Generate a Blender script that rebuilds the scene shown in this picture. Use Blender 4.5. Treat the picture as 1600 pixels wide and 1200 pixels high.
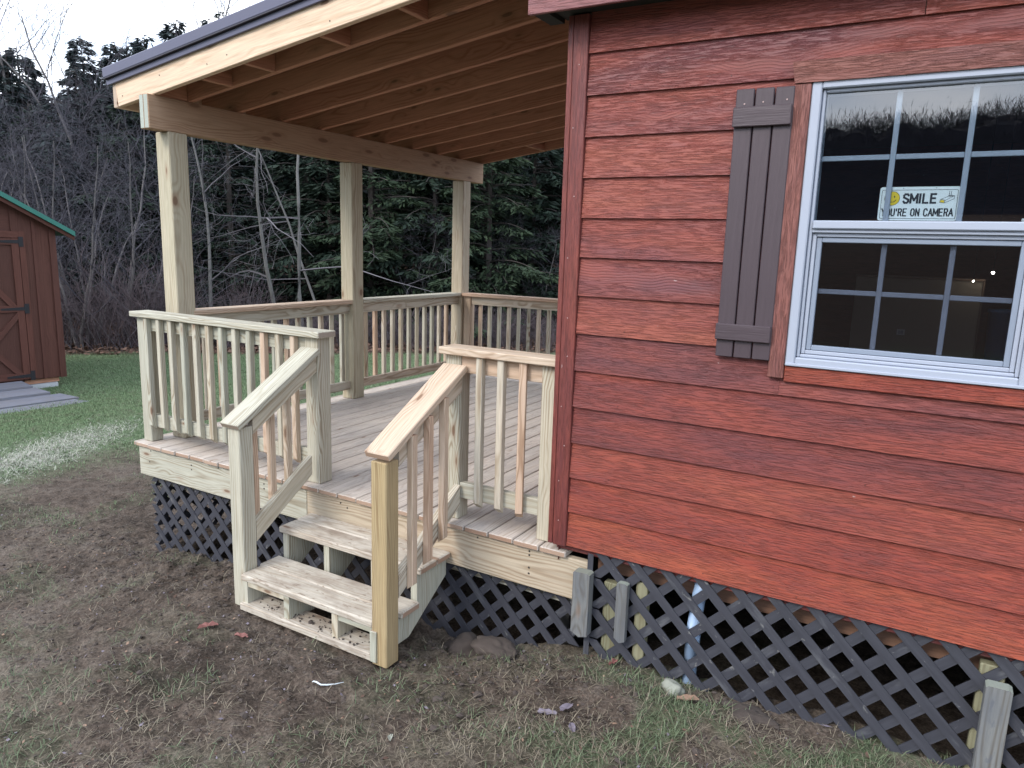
import bpy, bmesh, math, random
import numpy as np
from mathutils import Vector, Matrix
random.seed(7); rng = np.random.default_rng(11)
for o in list(bpy.data.objects): bpy.data.objects.remove(o)
S = bpy.context.scene; COL = S.collection
V = Vector
# ------------------------------------------------------------------ camera
cam = bpy.data.cameras.new('camera'); camo = bpy.data.objects.new('camera', cam); COL.objects.link(camo)
r_, u_, f_ = V((0.86225, 0.50560, 0.02974)), V((-0.11825, 0.14387, 0.98251)), V((-0.49248, 0.85069, -0.18384))
camo.matrix_world = Matrix(((r_.x, u_.x, -f_.x, 1.4516), (r_.y, u_.y, -f_.y, -2.9212), (r_.z, u_.z, -f_.z, 1.3958), (0, 0, 0, 1)))
cam.sensor_width = 36; cam.lens = 36 * 1136.17 / 1600; cam.clip_start = 0.05; cam.clip_end = 1000
S.camera = camo
# ------------------------------------------------------------------ world, light, exposure
SUN_EL, SUN_ROT = math.radians(38), math.radians(200)
W = bpy.data.worlds.new('World'); S.world = W; W.use_nodes = True
wn, wl = W.node_tree.nodes, W.node_tree.links
bg = wn['Background']
sky = wn.new('ShaderNodeTexSky'); sky.sky_type = 'NISHITA'; sky.sun_disc = False
sky.sun_elevation = SUN_EL; sky.sun_rotation = SUN_ROT
tc = wn.new('ShaderNodeTexCoord'); mp = wn.new('ShaderNodeMapping'); mp.inputs['Scale'].default_value = (2, 2, 7)
nz = wn.new('ShaderNodeTexNoise'); nz.inputs['Scale'].default_value = 1.6; nz.inputs['Detail'].default_value = 6
cr = wn.new('ShaderNodeValToRGB')
cr.color_ramp.elements[0].position = .35; cr.color_ramp.elements[0].color = (4.7, 5.9, 7.9, 1)
cr.color_ramp.elements[1].position = .68; cr.color_ramp.elements[1].color = (10.9, 10.8, 10.9, 1)
mx = wn.new('ShaderNodeMixRGB'); mx.inputs[0].default_value = .8
wl.new(tc.outputs['Generated'], mp.inputs[0]); wl.new(mp.outputs[0], nz.inputs[0]); wl.new(nz.outputs[0], cr.inputs[0])
wl.new(sky.outputs[0], mx.inputs[1]); wl.new(cr.outputs[0], mx.inputs[2]); wl.new(mx.outputs[0], bg.inputs[0])
bg.inputs[1].default_value = 0.15
sl = bpy.data.lights.new('sun', 'SUN'); sl.energy = 1.15; sl.angle = math.radians(18); sl.color = (1, .93, .84)
so = bpy.data.objects.new('sun', sl); COL.objects.link(so)
az = SUN_ROT
sd = V((math.sin(az) * math.cos(SUN_EL), math.cos(az) * math.cos(SUN_EL), math.sin(SUN_EL)))
so.rotation_euler = sd.to_track_quat('Z', 'Y').to_euler()
S.view_settings.view_transform = 'Standard'; S.view_settings.look = 'None'; S.view_settings.exposure = 1.1
S.view_settings.gamma = 1; S.view_settings.use_curve_mapping = False

# ------------------------------------------------------------------ material helpers
class NT:
    def __init__(s, name):
        s.m = bpy.data.materials.new(name); s.m.use_nodes = True
        s.n, s.l = s.m.node_tree.nodes, s.m.node_tree.links
        s.b = s.n['Principled BSDF']
    def put(s, sock, v):
        if isinstance(v, bpy.types.NodeSocket): s.l.new(v, sock)
        elif v is not None:
            if isinstance(v, (tuple, list)) and len(v) == 3 and sock.type == 'RGBA': v = (*v, 1)
            sock.default_value = v
    def tc(s, k='Object'):
        return s.n.new('ShaderNodeTexCoord').outputs[k]
    def rnd(s): return s.n.new('ShaderNodeObjectInfo').outputs['Random']
    def math(s, op, a, b=None, c=None, clamp=False):
        n = s.n.new('ShaderNodeMath'); n.operation = op; n.use_clamp = clamp
        s.put(n.inputs[0], a)
        if b is not None: s.put(n.inputs[1], b)
        if c is not None: s.put(n.inputs[2], c)
        return n.outputs[0]
    def vmath(s, op, a, b=None):
        n = s.n.new('ShaderNodeVectorMath'); n.operation = op; s.put(n.inputs[0], a)
        if b is not None: s.put(n.inputs[1], b)
        return n.outputs[1] if op in ('LENGTH', 'DOT_PRODUCT') else n.outputs[0]
    def map(s, v, scale=(1, 1, 1), loc=(0, 0, 0), rot=(0, 0, 0)):
        n = s.n.new('ShaderNodeMapping'); s.put(n.inputs[0], v)
        n.inputs['Scale'].default_value = scale; n.inputs['Location'].default_value = loc; n.inputs['Rotation'].default_value = rot
        return n.outputs[0]
    def noise(s, v, scale=5, detail=3, rough=.55, dist=0):
        n = s.n.new('ShaderNodeTexNoise'); s.put(n.inputs['Vector'], v)
        n.inputs['Scale'].default_value = scale; n.inputs['Detail'].default_value = detail
        n.inputs['Roughness'].default_value = rough; n.inputs['Distortion'].default_value = dist
        return n.outputs[0]
    def vor(s, v, scale=5, out=0, rand=1.0):
        n = s.n.new('ShaderNodeTexVoronoi'); s.put(n.inputs['Vector'], v); n.inputs['Scale'].default_value = scale
        n.inputs['Randomness'].default_value = rand
        return n.outputs[out]
    def ramp(s, f, stops):
        n = s.n.new('ShaderNodeValToRGB'); s.put(n.inputs[0], f); e = n.color_ramp.elements
        while len(e) < len(stops): e.new(.5)
        for i, (p, c) in enumerate(stops):
            e[i].position = p; e[i].color = (*c, 1) if isinstance(c, tuple) else (c, c, c, 1)
        return n.outputs[0]
    def mix(s, f, a, b, mode='MIX'):
        n = s.n.new('ShaderNodeMixRGB'); n.blend_type = mode; s.put(n.inputs[0], f); s.put(n.inputs[1], a); s.put(n.inputs[2], b)
        return n.outputs[0]
    def sep(s, v):
        n = s.n.new('ShaderNodeSeparateXYZ'); s.put(n.inputs[0], v); return n.outputs
    def comb(s, x, y, z):
        n = s.n.new('ShaderNodeCombineXYZ'); s.put(n.inputs[0], x); s.put(n.inputs[1], y); s.put(n.inputs[2], z); return n.outputs[0]
    def attr(s, name):
        n = s.n.new('ShaderNodeAttribute'); n.attribute_name = name; return n.outputs['Fac']
    def bump(s, h, strength=.5, dist=.01):
        n = s.n.new('ShaderNodeBump'); s.put(n.inputs['Height'], h); n.inputs['Strength'].default_value = strength
        n.inputs['Distance'].default_value = dist; s.l.new(n.outputs[0], s.b.inputs['Normal'])
    def done(s, col=None, rough=None, **k):
        if col is not None: s.put(s.b.inputs['Base Color'], col)
        if rough is not None: s.put(s.b.inputs['Roughness'], rough)
        for a, b in k.items(): s.put(s.b.inputs[a.replace('_', ' ')], b)
        return s.m

def wood(name, stops, ring=(.55, 1.0), knot=1.0, rough=.75, dirt=0.0, dirtcol=(.16, .14, .13), ringw=.011, endcol=None, bump=.35, spec=.3):
    """sawn timber: growth rings round a tilted heart axis, fibres, knots; local X runs along the board"""
    t = NT(name); co = t.tc(); rn = t.rnd()
    off = t.vmath('MULTIPLY', t.comb(rn, rn, rn), (91.0, 0, 0))
    p = t.vmath('ADD', co, off)
    s = t.sep(p)
    h = t.noise(t.comb(s[0], t.math('MULTIPLY', rn, 30), 0), 1.3, 2)
    h2 = t.noise(t.comb(s[0], 9.0, t.math('MULTIPLY', rn, 17)), .9, 2)
    # knots
    kv = t.comb(t.math('MULTIPLY', s[0], 3.1), t.math('MULTIPLY', s[1], 10), t.math('MULTIPLY', s[2], 5))
    kd = t.vor(kv, 1.0)
    kz = t.math('MULTIPLY', t.ramp(kd, [(.05, 1.0), (.42, 0.0)]), .020)
    y = t.math('ADD', s[1], t.math('MULTIPLY', t.math('SUBTRACT', h, .5), .09))
    z = t.math('ADD', s[2], t.math('ADD', .02, t.math('MULTIPLY', h2, .07)))
    rad = t.math('ADD', t.vmath('LENGTH', t.comb(0, y, z)), kz)
    rad = t.math('ADD', rad, t.math('MULTIPLY', t.noise(t.map(p, (1.6, 9, 9)), 1, 3), .010))
    w = t.math('SINE', t.math('MULTIPLY', rad, 6.283 / ringw))
    w = t.math('MULTIPLY_ADD', w, .5, .5)
    w = t.math('POWER', w, 2.2)
    w = t.math('MULTIPLY', w, t.ramp(t.noise(t.map(p, (1.1, 14, 14), (5, 3, 1)), 1, 3, .6), [(.38, .15), (.62, 1.0)]))
    fib = t.noise(t.map(p, (6, 130, 130)), 1, 3, .6)
    blo = t.noise(t.map(p, (1.6, 8, 8)), 1, 3, .6)
    base = t.ramp(t.math('ADD', t.math('MULTIPLY', rn, .62), t.math('MULTIPLY', blo, .38)), stops)
    dark = t.math('MULTIPLY_ADD', w, -(ring[1] - ring[0]), ring[1])
    col = t.mix(1, base, t.comb(dark, t.math('POWER', dark, 1.25), t.math('POWER', dark, 1.5)), 'MULTIPLY')
    fb = t.ramp(fib, [(.3, .82), (.65, 1.04)])
    col = t.mix(1, col, fb, 'MULTIPLY')
    kn = t.ramp(kd, [(.075 * knot, 1.0), (.115 * knot + .001, 0.0)])
    col = t.mix(t.math('MULTIPLY', kn, .82 if knot else 0), col, (.10, .055, .035))
    kn2 = t.ramp(kd, [(.10 * knot, .40), (.24 * knot + .002, 0.0)])
    col = t.mix(kn2, col, (.26, .15, .09))
    ck = t.noise(t.map(p, (3.5, 70, 70), (2, 9, 4)), 1, 3, .6)
    col = t.mix(t.ramp(ck, [(.64, 0.0), (.70, .38)]), col, t.mix(1, col, (.45, .38, .30), 'MULTIPLY'))
    if dirt:
        dn = t.noise(t.map(p, (4, 9, 9)), 1, 5, .65)
        col = t.mix(t.math('MULTIPLY', t.ramp(dn, [(.42, 0.0), (.7, 1.0)]), dirt), col, dirtcol)
        dn2 = t.noise(t.map(p, (14, 45, 45)), 1, 3, .6)
        col = t.mix(t.math('MULTIPLY', t.ramp(dn2, [(.60, 0.0), (.68, 1.0)]), min(1, dirt * 1.1)), col, dirtcol)
    if endcol:
        nrm = t.sep(t.tc('Normal'))
        ec = t.mix(t.math('FRACT', t.math('MULTIPLY', rn, 7.3)), tuple(c * .75 for c in endcol), (endcol[0], endcol[1] * 1.15, endcol[2] * 1.25))
        col = t.mix(t.math('GREATER_THAN', t.math('ABSOLUTE', nrm[0]), .8), col, t.mix(fib, ec, t.mix(1, ec, (.7, .7, .7), 'MULTIPLY')))
    t.bump(t.math('ADD', fib, t.math('MULTIPLY', w, .5)), bump, .002)
    return t.done(col, rough, Specular_IOR_Level=spec)

G0, G1, G2 = (.40, .43, .33), (.53, .51, .41), (.55, .40, .29)
M = {}
M['pt'] = wood('treated_lumber_green', [(0, (.365, .375, .305)), (.45, (.46, .45, .37)), (1, (.54, .47, .355))], (.58, 1.0), .9, endcol=(.44, .34, .26))
M['pt2'] = wood('treated_lumber_mixed', [(.1, (.44, .44, .36)), (.5, (.52, .47, .38)), (.85, (.55, .40, .29))], (.56, 1.0), .9, endcol=(.44, .34, .26))
M['pinkj'] = wood('treated_lumber_joist', [(.1, (.46, .40, .30)), (.9, (.50, .36, .27))], (.66, 1.0), 1.3, endcol=(.5, .38, .28))
M['pink'] = wood('treated_lumber_warm', [(.1, (.52, .45, .35)), (.6, (.57, .42, .31)), (1, (.50, .33, .23))], (.62, 1.0), .9, endcol=(.55, .35, .24))
M['amber'] = wood('treated_lumber_amber', [(0, (.42, .31, .15)), (1, (.38, .30, .18))], (.6, 1.0), 1.3, endcol=(.5, .34, .2))
M['deck'] = wood('deck_board_wood', [(0, (.44, .395, .35)), (.5, (.52, .465, .41)), (1, (.58, .50, .43))], (.72, 1.0), .7, dirt=.38, dirtcol=(.24, .21, .20), endcol=(.46, .29, .20))
M['tread'] = wood('muddy_tread_wood', [(0, (.47, .43, .36)), (1, (.55, .50, .43))], (.72, 1.0), .9, dirt=.85, dirtcol=(.23, .18, .14), endcol=(.45, .28, .19))
M['fir'] = wood('rafter_fir', [(0, (.40, .20, .130)), (.5, (.49, .265, .17)), (1, (.42, .20, .13))], (.72, 1.0), 1.1, endcol=(.4, .25, .16))
M['beam'] = wood('beam_fir', [(0, (.36, .24, .16)), (1, (.44, .31, .20))], (.75, 1.0), 1.7, endcol=(.46, .44, .36))
M['fascia'] = wood('new_spruce_fascia', [(.2, (.74, .46, .35)), (.45, (.72, .55, .40)), (1, (.76, .60, .45))], (.80, 1.0), 1.0, ringw=.02, endcol=(.62, .46, .34))
M['post6'] = wood('post_timber', [(0, (.41, .385, .27)), (.5, (.46, .42, .31)), (1, (.50, .41, .32))], (.66, 1.0), 1.0, ringw=.013, endcol=(.45, .35, .2))
M['stake'] = wood('weathered_stake', [(0, (.12, .125, .13)), (1, (.19, .195, .19))], (.6, 1), .8, dirt=.6, dirtcol=(.1, .11, .13), endcol=(.26, .25, .20))
M['skirtpost'] = wood('skirt_post_wood', [(0, (.19, .19, .12)), (1, (.27, .26, .17))], (.65, 1.0), .6)
M['osb'] = wood('roof_sheathing', [(0, (.17, .095, .065)), (1, (.22, .125, .085))], (.85, 1), .5)
M['shedwood'] = wood('shed_board_red', [(0, (.058, .025, .019)), (1, (.100, .038, .027))], (.75, 1), 0, ringw=.02)
M['shedtrim'] = wood('shed_trim_red', [(0, (.070, .028, .021)), (1, (.110, .040, .028))], (.8, 1), 0, ringw=.02)
M['ramp'] = wood('ramp_board_grey', [(0, (.14, .15, .185)), (1, (.20, .21, .25))], (.8, 1), .5, dirt=.4)

def siding(name, cols, seed=0., emb=1.0):
    t = NT(name); co = t.tc(); rn = t.rnd()
    p = t.vmath('ADD', co, t.vmath('MULTIPLY', t.comb(rn, rn, rn), (71., 13., 0)))
    s = t.sep(p)
    # embossed cedar grain: short dashes + cathedral sweeps
    dash = t.noise(t.map(p, (15, 190, 190)), 1, 4, .62, .3)
    dg = t.ramp(dash, [(.36, 0.0), (.54, 1.0)])
    h = t.noise(t.comb(t.math('MULTIPLY', s[0], 1.7), t.math('MULTIPLY', rn, 21), 0), 1, 2)
    yy = t.math('ADD', s[1], t.math('MULTIPLY', t.math('SUBTRACT', h, .5), .30))
    rad = t.vmath('LENGTH', t.comb(0, yy, .014))
    rad = t.math('ADD', rad, t.math('MULTIPLY', t.noise(t.map(p, (9, 9, 9)), 1, 3), .012))
    ring = t.math('MULTIPLY_ADD', t.math('SINE', t.math('MULTIPLY', rad, 6.283 / .0115)), .5, .5)
    ring = t.ramp(ring, [(.12, 0.0), (.45, 1.0)])
    where = t.ramp(t.noise(t.map(p, (1.0, 7, 7), (seed, 0, 0)), 1, 2), [(.60, 0.0), (.68, 1.0)])
    hgt = t.mix(where, dg, t.ramp(ring, [(0, .45), (1, 1.0)]))
    blo = t.noise(t.map(p, (1.5, 9, 9), (3 + seed, 0, 0)), 1, 5, .62)
    blo2 = t.noise(t.map(p, (6, 30, 30)), 1, 4, .6)
    f = t.math('ADD', t.math('MULTIPLY', blo, .75), t.math('MULTIPLY', rn, .25))
    col = t.ramp(f, [(.30, cols[0]), (.5, cols[1]), (.70, cols[2])])
    col = t.mix(1, col, t.ramp(blo2, [(.3, .86), (.7, 1.10)]), 'MULTIPLY')
    col = t.mix(1, col, t.ramp(hgt, [(0, .66), (1, 1.05)]), 'MULTIPLY')
    wth = t.noise(t.map(p, (1.2, 6, 6), (8, seed, 2)), 1, 5, .7)
    col = t.mix(t.ramp(wth, [(.50, 0.0), (.72, .40)]), col, (cols[0][0] * .8, cols[0][1] * 1.05, cols[0][2] * 1.45))
    # scuffs
    sc = t.vor(t.map(p, (5, 16, 16), (seed * 3, 2, 0)), 1)
    scn = t.noise(t.map(p, (60, 60, 60)), 1, 2)
    col = t.mix(t.math('MULTIPLY', t.ramp(sc, [(.03, .55), (.07, 0.0)]), t.ramp(scn, [(.5, 0.0), (.6, 1.0)])), col, (.5, .42, .4))
    t.bump(t.math('MULTIPLY', hgt, emb), .75, .0028)
    return t.done(col, t.ramp(blo, [(.3, .48), (.7, .62)]), Specular_IOR_Level=.45)
M['side_hi'] = siding('red_lap_siding', [(.145, .041, .041), (.230, .054, .040), (.278, .075, .048)])
M['side_mid'] = siding('worn_red_lap_siding', [(.145, .035, .033), (.230, .048, .034), (.280, .067, .038)], 3.)
M['side_lo'] = siding('red_orange_lap_siding', [(.155, .033, .028), (.240, .046, .030), (.300, .068, .035)], 5.)
M['trim'] = siding('red_smooth_trim', [(.120, .032, .032), (.165, .038, .030), (.205, .052, .034)], 9., .45)
M['winstrim'] = siding('rough_window_trim', [(.150, .058, .054), (.190, .070, .058), (.220, .082, .064)], 2., 1.2)
M['fasciared'] = siding('pink_red_fascia', [(.190, .068, .072), (.230, .085, .082), (.25, .10, .095)], 4., .5)

def simple(name, col, rough=.6, var=.12, scale=20, bump=0., metal=0., spec=.5, aniso=(1, 1, 1)):
    t = NT(name); p = t.tc(); n = t.noise(t.map(p, aniso), scale, 4, .6)
    c = t.mix(n, tuple(x * (1 - var) for x in col), tuple(min(1, x * (1 + var)) for x in col))
    if bump: t.bump(n, bump, .004)
    return t.done(c, rough, Metallic=metal, Specular_IOR_Level=spec)
M['shutter'] = simple('brown_shutter_paint', (.056, .039, .047), .5, .18, 6, .5, aniso=(1, 12, 12))
M['vinyl'] = simple('white_vinyl', (.34, .375, .45), .38, .03, 6)
M['vinylgrey'] = simple('grey_vinyl_muntin', (.46, .50, .55), .5, .05, 6)
M['screen'] = simple('screen_frame_grey', (.22, .26, .33), .45, .06, 9)
M['roofmetal'] = simple('charcoal_metal_roof', (.088, .087, .130), .42, .06, 3, 0, .2)
M['drip'] = simple('dark_drip_edge', (.03, .028, .04), .5, .1, 5)
M['greenmetal'] = simple('green_metal_roof', (.015, .13, .10), .45, .1, 4)
M['hinge'] = simple('black_iron', (.006, .006, .009), .7, .2, 10)
M['pipe'] = simple('pale_blue_pipe', (.30, .42, .60), .4, .10, 12)
M['plaster'] = simple('interior_wall_paint', (.34, .28, .21), .8, .05, 3)
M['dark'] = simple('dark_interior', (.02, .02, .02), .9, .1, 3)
M['binblue'] = simple('blue_bin_plastic', (.05, .13, .28), .4, .1, 3)
M['outlet'] = simple('outlet_plate', (.75, .75, .72), .4, .02, 3)
M['block'] = simple('concrete_block', (.36, .38, .40), .9, .2, 14, .4)
M['signwhite'] = simple('sign_white', (.86, .90, .90), .35, .01, 3)
M['signblack'] = simple('sign_black', (.02, .022, .03), .4, .01, 3)
M['signyellow'] = simple('sign_yellow', (.80, .58, .03), .4, .01, 3)
M['screwm'] = simple('screw_dark', (.04, .035, .03), .5, .1, 30)
M['nail'] = simple('nail_bright', (.50, .36, .34), .5, .1, 30)
M['nailred'] = simple('nail_stained', (.10, .035, .03), .5, .1, 30)
M['galv'] = simple('bright_screw', (.7, .7, .68), .3, .1, 30, 0, .7)
M['stone'] = simple('grey_stone', (.24, .25, .21), .8, .35, 22, .6)
M['clod'] = simple('mud_clod', (.060, .047, .040), .95, .3, 26, .9)
M['strip'] = simple('white_plastic_strip', (.6, .66, .7), .35, .05, 5)
M['bark'] = simple('pale_grey_bark', (.115, .112, .108), .9, .45, 9, .6, aniso=(1, 1, .5))
M['barkl'] = simple('grey_stem_bark', (.125, .115, .115), .9, .35, 9, .4)
M['barkd'] = simple('brown_grey_bark', (.105, .098, .108), .9, .35, 9, .4)
M['barkhem'] = simple('hemlock_bark', (.05, .042, .038), .95, .3, 9, .4)
M['ridge'] = simple('ridge_trees', (.014, .014, .022), .9, .3, 1)
M['twig'] = simple('grey_twigs', (.054, .051, .064), .9, .3, 4)
M['twigp'] = simple('purple_brown_brush', (.088, .068, .076), .9, .35, 3)
def leafmat(name, a, b, rough=.7):
    t = NT(name); n = t.noise(t.tc('Object'), .9, 4, .6)
    g = t.n.new('ShaderNodeNewGeometry').outputs['Random Per Island']
    c = t.mix(t.math('ADD', t.math('MULTIPLY', n, .5), t.math('MULTIPLY', g, .5)), a, b)
    return t.done(c, rough, Specular_IOR_Level=.25)
M['hemleaf'] = leafmat('hemlock_needles', (.010, .018, .015), (.024, .042, .026))
M['hemleaf2'] = leafmat('light_hemlock_needles', (.014, .026, .016), (.036, .058, .028))
M['hemleaf3'] = leafmat('blue_hemlock_needles', (.013, .022, .024), (.028, .045, .042))
M['hemleaf_haze'] = leafmat('hazed_hemlock_needles', (.026, .038, .042), (.050, .068, .066))  # distance haze and sky glow put into the needle colour, paler and bluer
M['grassb'] = leafmat('grass_blades', (.075, .130, .062), (.180, .245, .130), .6)
M['grassn'] = leafmat('near_grass_blades', (.050, .080, .042), (.160, .190, .110), .6)
M['straw'] = leafmat('dead_grass', (.085, .068, .050), (.270, .235, .175), .7)
M['palestraw'] = leafmat('bleached_straw', (.22, .22, .18), (.46, .46, .40), .7)
M['debris'] = leafmat('trodden_debris', (.028, .022, .019), (.190, .165, .140), .9)
M['litter'] = leafmat('leaf_litter', (.060, .036, .028), (.16, .10, .075), .8)
M['leafred'] = simple('pink_red_leaf', (.17, .065, .055), .7, .3, 30)
M['leaftan'] = simple('tan_leaf', (.22, .14, .095), .7, .3, 30)
M['leafpurple'] = simple('grey_purple_leaf', (.15, .13, .16), .7, .3, 30)
# lattice: charcoal blue paint with worn streaks
t = NT('charcoal_lattice'); p = t.vmath('ADD', t.tc(), t.vmath('MULTIPLY', t.comb(t.rnd(), t.rnd(), 0.), (31., 7., 0)))
fb = t.noise(t.map(p, (5, 60, 60)), 1, 4, .65); bl = t.noise(t.map(p, (3, 12, 12)), 1, 5, .7)
c = t.mix(fb, (.018, .019, .026), (.058, .060, .075))
c = t.mix(t.ramp(bl, [(.56, 0.0), (.72, .6)]), c, (.14, .145, .155))
c = t.mix(t.ramp(t.noise(t.map(p, (14, 25, 25)), 1, 4, .7), [(.64, 0.0), (.69, .55)]), c, (.24, .24, .23))
t.bump(fb, .5, .002); M['lattice'] = t.done(c, .6)
# window glass: fresnel reflection over a clear pane
def glass(name, ior, tint):
    t = NT(name); t.n.remove(t.b)
    out = t.n['Material Output']; tr = t.n.new('ShaderNodeBsdfTransparent'); tr.inputs[0].default_value = (*tint, 1)
    gl = t.n.new('ShaderNodeBsdfGlossy'); gl.inputs['Roughness'].default_value = 0.0; gl.inputs['Color'].default_value = (.95, .97, 1, 1)
    fr = t.n.new('ShaderNodeFresnel'); fr.inputs[0].default_value = ior; ms = t.n.new('ShaderNodeMixShader')
    bf = t.n.new('ShaderNodeNewGeometry').outputs['Backfacing']; t.l.new(t.math('MULTIPLY', fr.outputs[0], t.math('SUBTRACT', 1.0, bf)), ms.inputs[0]); t.l.new(tr.outputs[0], ms.inputs[1]); t.l.new(gl.outputs[0], ms.inputs[2]); t.l.new(ms.outputs[0], out.inputs[0])
    return t.m
M['glass'] = glass('window_glass', 2.15, (.80, .84, .86))
M['glass2'] = glass('screened_glass', 1.6, (.62, .64, .68))
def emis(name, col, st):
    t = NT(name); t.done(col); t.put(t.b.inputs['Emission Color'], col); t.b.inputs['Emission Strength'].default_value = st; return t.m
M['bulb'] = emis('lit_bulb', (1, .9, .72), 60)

# ground
t = NT('ground_soil'); p = t.tc()
n1 = t.noise(p, 1.3, 6, .65); n2 = t.noise(p, 14, 6, .7); n3 = t.noise(p, 70, 4, .7)
d = t.ramp(t.math('ADD', t.math('MULTIPLY', n1, .5), t.math('MULTIPLY', n2, .5)), [(.40, (.036, .027, .021)), (.5, (.082, .063, .050)), (.62, (.122, .101, .084))])
d = t.mix(1, d, t.ramp(n3, [(.35, .5), (.65, 1.45)]), 'MULTIPLY')
gcol = t.mix(t.ramp(n2, [(.35, 0.0), (.65, 1.0)]), (.048, .085, .038), (.105, .155, .075))
gcol = t.mix(1, gcol, t.ramp(n3, [(.3, .7), (.7, 1.25)]), 'MULTIPLY')
ga = t.math('MULTIPLY', t.attr('grass'), t.ramp(t.noise(p, 6, 5, .7), [(.30, .35), (.6, 1.0)]))
c = t.mix(ga, d, gcol)
sc_ = t.math('MULTIPLY', t.attr('straw'), t.ramp(t.noise(t.map(p, (1, 2.2, 1)), 9, 6, .75), [(.40, 0.0), (.55, 1.0)]))
c = t.mix(sc_, c, (.46, .46, .40))
lit = t.mix(n2, (.045, .030, .026), (.12, .085, .068))
c = t.mix(t.attr('woods'), c, lit)
t.bump(t.math('ADD', n2, t.math('MULTIPLY', n3, .4)), .8, .02)
M['ground'] = t.done(c, .95, Specular_IOR_Level=.2)

# ------------------------------------------------------------------ object helpers
MW = {}
def tag(o, label=None, cat=None, group=None, kind=None):
    if label: o['label'] = label
    if cat: o['category'] = cat
    if group: o['group'] = group
    if kind: o['kind'] = kind
    return o
def thing(name, label, cat, loc, group=None, rz=0):
    o = bpy.data.objects.new(name, None); COL.objects.link(o); o.empty_display_size = .1
    m = Matrix.Translation(V(loc)) @ Matrix.Rotation(rz, 4, 'Z'); o.matrix_basis = m; MW[o.name] = m
    return tag(o, label, cat, group)
def link(name, me, parent=None, m=None):
    o = bpy.data.objects.new(name, me); COL.objects.link(o)
    m = m or Matrix(); MW[o.name] = m
    if parent: o.parent = parent; o.matrix_basis = MW[parent.name].inverted() @ m
    else: o.matrix_basis = m
    return o
BOX = {}
def boxmesh(L, Wd, T, mat, bev=.003):
    key = (round(L, 4), round(Wd, 4), round(T, 4), mat, bev)
    if key in BOX: return BOX[key]
    bm = bmesh.new(); bmesh.ops.create_cube(bm, size=1)
    bmesh.ops.scale(bm, vec=(L, Wd, T), verts=bm.verts)
    if bev: bmesh.ops.bevel(bm, geom=bm.edges[:], offset=min(bev, T * .3, Wd * .3), segments=1, affect='EDGES')
    me = bpy.data.meshes.new(mat + '_piece'); bm.to_mesh(me); bm.free(); me.materials.append(M[mat]); BOX[key] = me
    return me
def board(name, p0, p1, wdir, Wd, T, mat, parent=None, bev=.003, label=None):
    """a sawn piece from p0 to p1 (centre line), wide Wd along wdir, thick T"""
    p0, p1 = V(p0), V(p1); x = (p1 - p0); L = x.length; x.normalize()
    w = V(wdir); y = (w - x * w.dot(x)).normalized(); z = x.cross(y)
    c = (p0 + p1) / 2
    m = Matrix(((x.x, y.x, z.x, c.x), (x.y, y.y, z.y, c.y), (x.z, y.z, z.z, c.z), (0, 0, 0, 1)))
    o = link(name, boxmesh(L, Wd, T, mat, bev), parent, m)
    if label: o['label'] = label
    return o
def box(name, lo, hi, mat, parent=None, bev=.003, axis=None, label=None):
    lo, hi = V(lo), V(hi); d = hi - lo; c = (lo + hi) / 2
    ax = axis if axis is not None else max(range(3), key=lambda i: d[i])
    e = [V((1, 0, 0)), V((0, 1, 0)), V((0, 0, 1))]
    rest = [i for i in range(3) if i != ax]; wa = max(rest, key=lambda i: d[i]); ta = [i for i in rest if i != wa][0]
    return board(name, c - e[ax] * d[ax] / 2, c + e[ax] * d[ax] / 2, e[wa], d[wa], d[ta], mat, parent, bev, label)
def pyobj(name, vs, fs, mat, parent=None, smooth=False):
    me = bpy.data.meshes.new(name); me.from_pydata([tuple(v) for v in vs], [], fs); me.materials.append(M[mat] if isinstance(mat, str) else mat)
    if smooth: me.polygons.foreach_set('use_smooth', [True] * len(me.polygons))
    me.update(); c = V((0, 0, 0))
    o = link(name, me, parent); return o
def prism(name, pts, d, mat, parent=None):
    """pts polygon (3D), extruded by vector d"""
    n = len(pts); d = V(d); vs = [V(p) for p in pts] + [V(p) + d for p in pts]
    c = sum(vs, V()) / len(vs); x = (vs[1] - vs[0]).normalized()
    y = d.normalized().cross(x).normalized(); z = x.cross(y)
    m = Matrix(((x.x, y.x, z.x, c.x), (x.y, y.y, z.y, c.y), (x.z, y.z, z.z, c.z), (0, 0, 0, 1))); mi = m.inverted()
    fs = [tuple(range(n))[::-1], tuple(range(n, 2 * n))] + [(i, (i + 1) % n, n + (i + 1) % n, n + i) for i in range(n)]
    me = bpy.data.meshes.new(name); me.from_pydata([tuple(mi @ v) for v in vs], [], fs); me.materials.append(M[mat])
    bm = bmesh.new(); bm.from_mesh(me); bmesh.ops.recalc_face_normals(bm, faces=bm.faces); bm.to_mesh(me); bm.free()
    return link(name, me, parent, m)
def tubes(paths, sides=5):
    """paths: list of (points, radii) -> verts, faces"""
    vs, fs = [], []
    for pts, rad in paths:
        b = len(vs); n = len(pts)
        for i in range(n):
            a = V(pts[min(i + 1, n - 1)]) - V(pts[max(i - 1, 0)]); a.normalize()
            u = a.cross(V((0, 0, 1))); u = u.normalized() if u.length > 1e-3 else V((1, 0, 0)); w = a.cross(u)
            for k in range(sides):
                an = 2 * math.pi * k / sides; vs.append(V(pts[i]) + (u * math.cos(an) + w * math.sin(an)) * rad[i])
        for i in range(n - 1):
            for k in range(sides):
                k2 = (k + 1) % sides
                fs.append((b + i * sides + k, b + i * sides + k2, b + (i + 1) * sides + k2, b + (i + 1) * sides + k))
    return vs, fs
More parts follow.
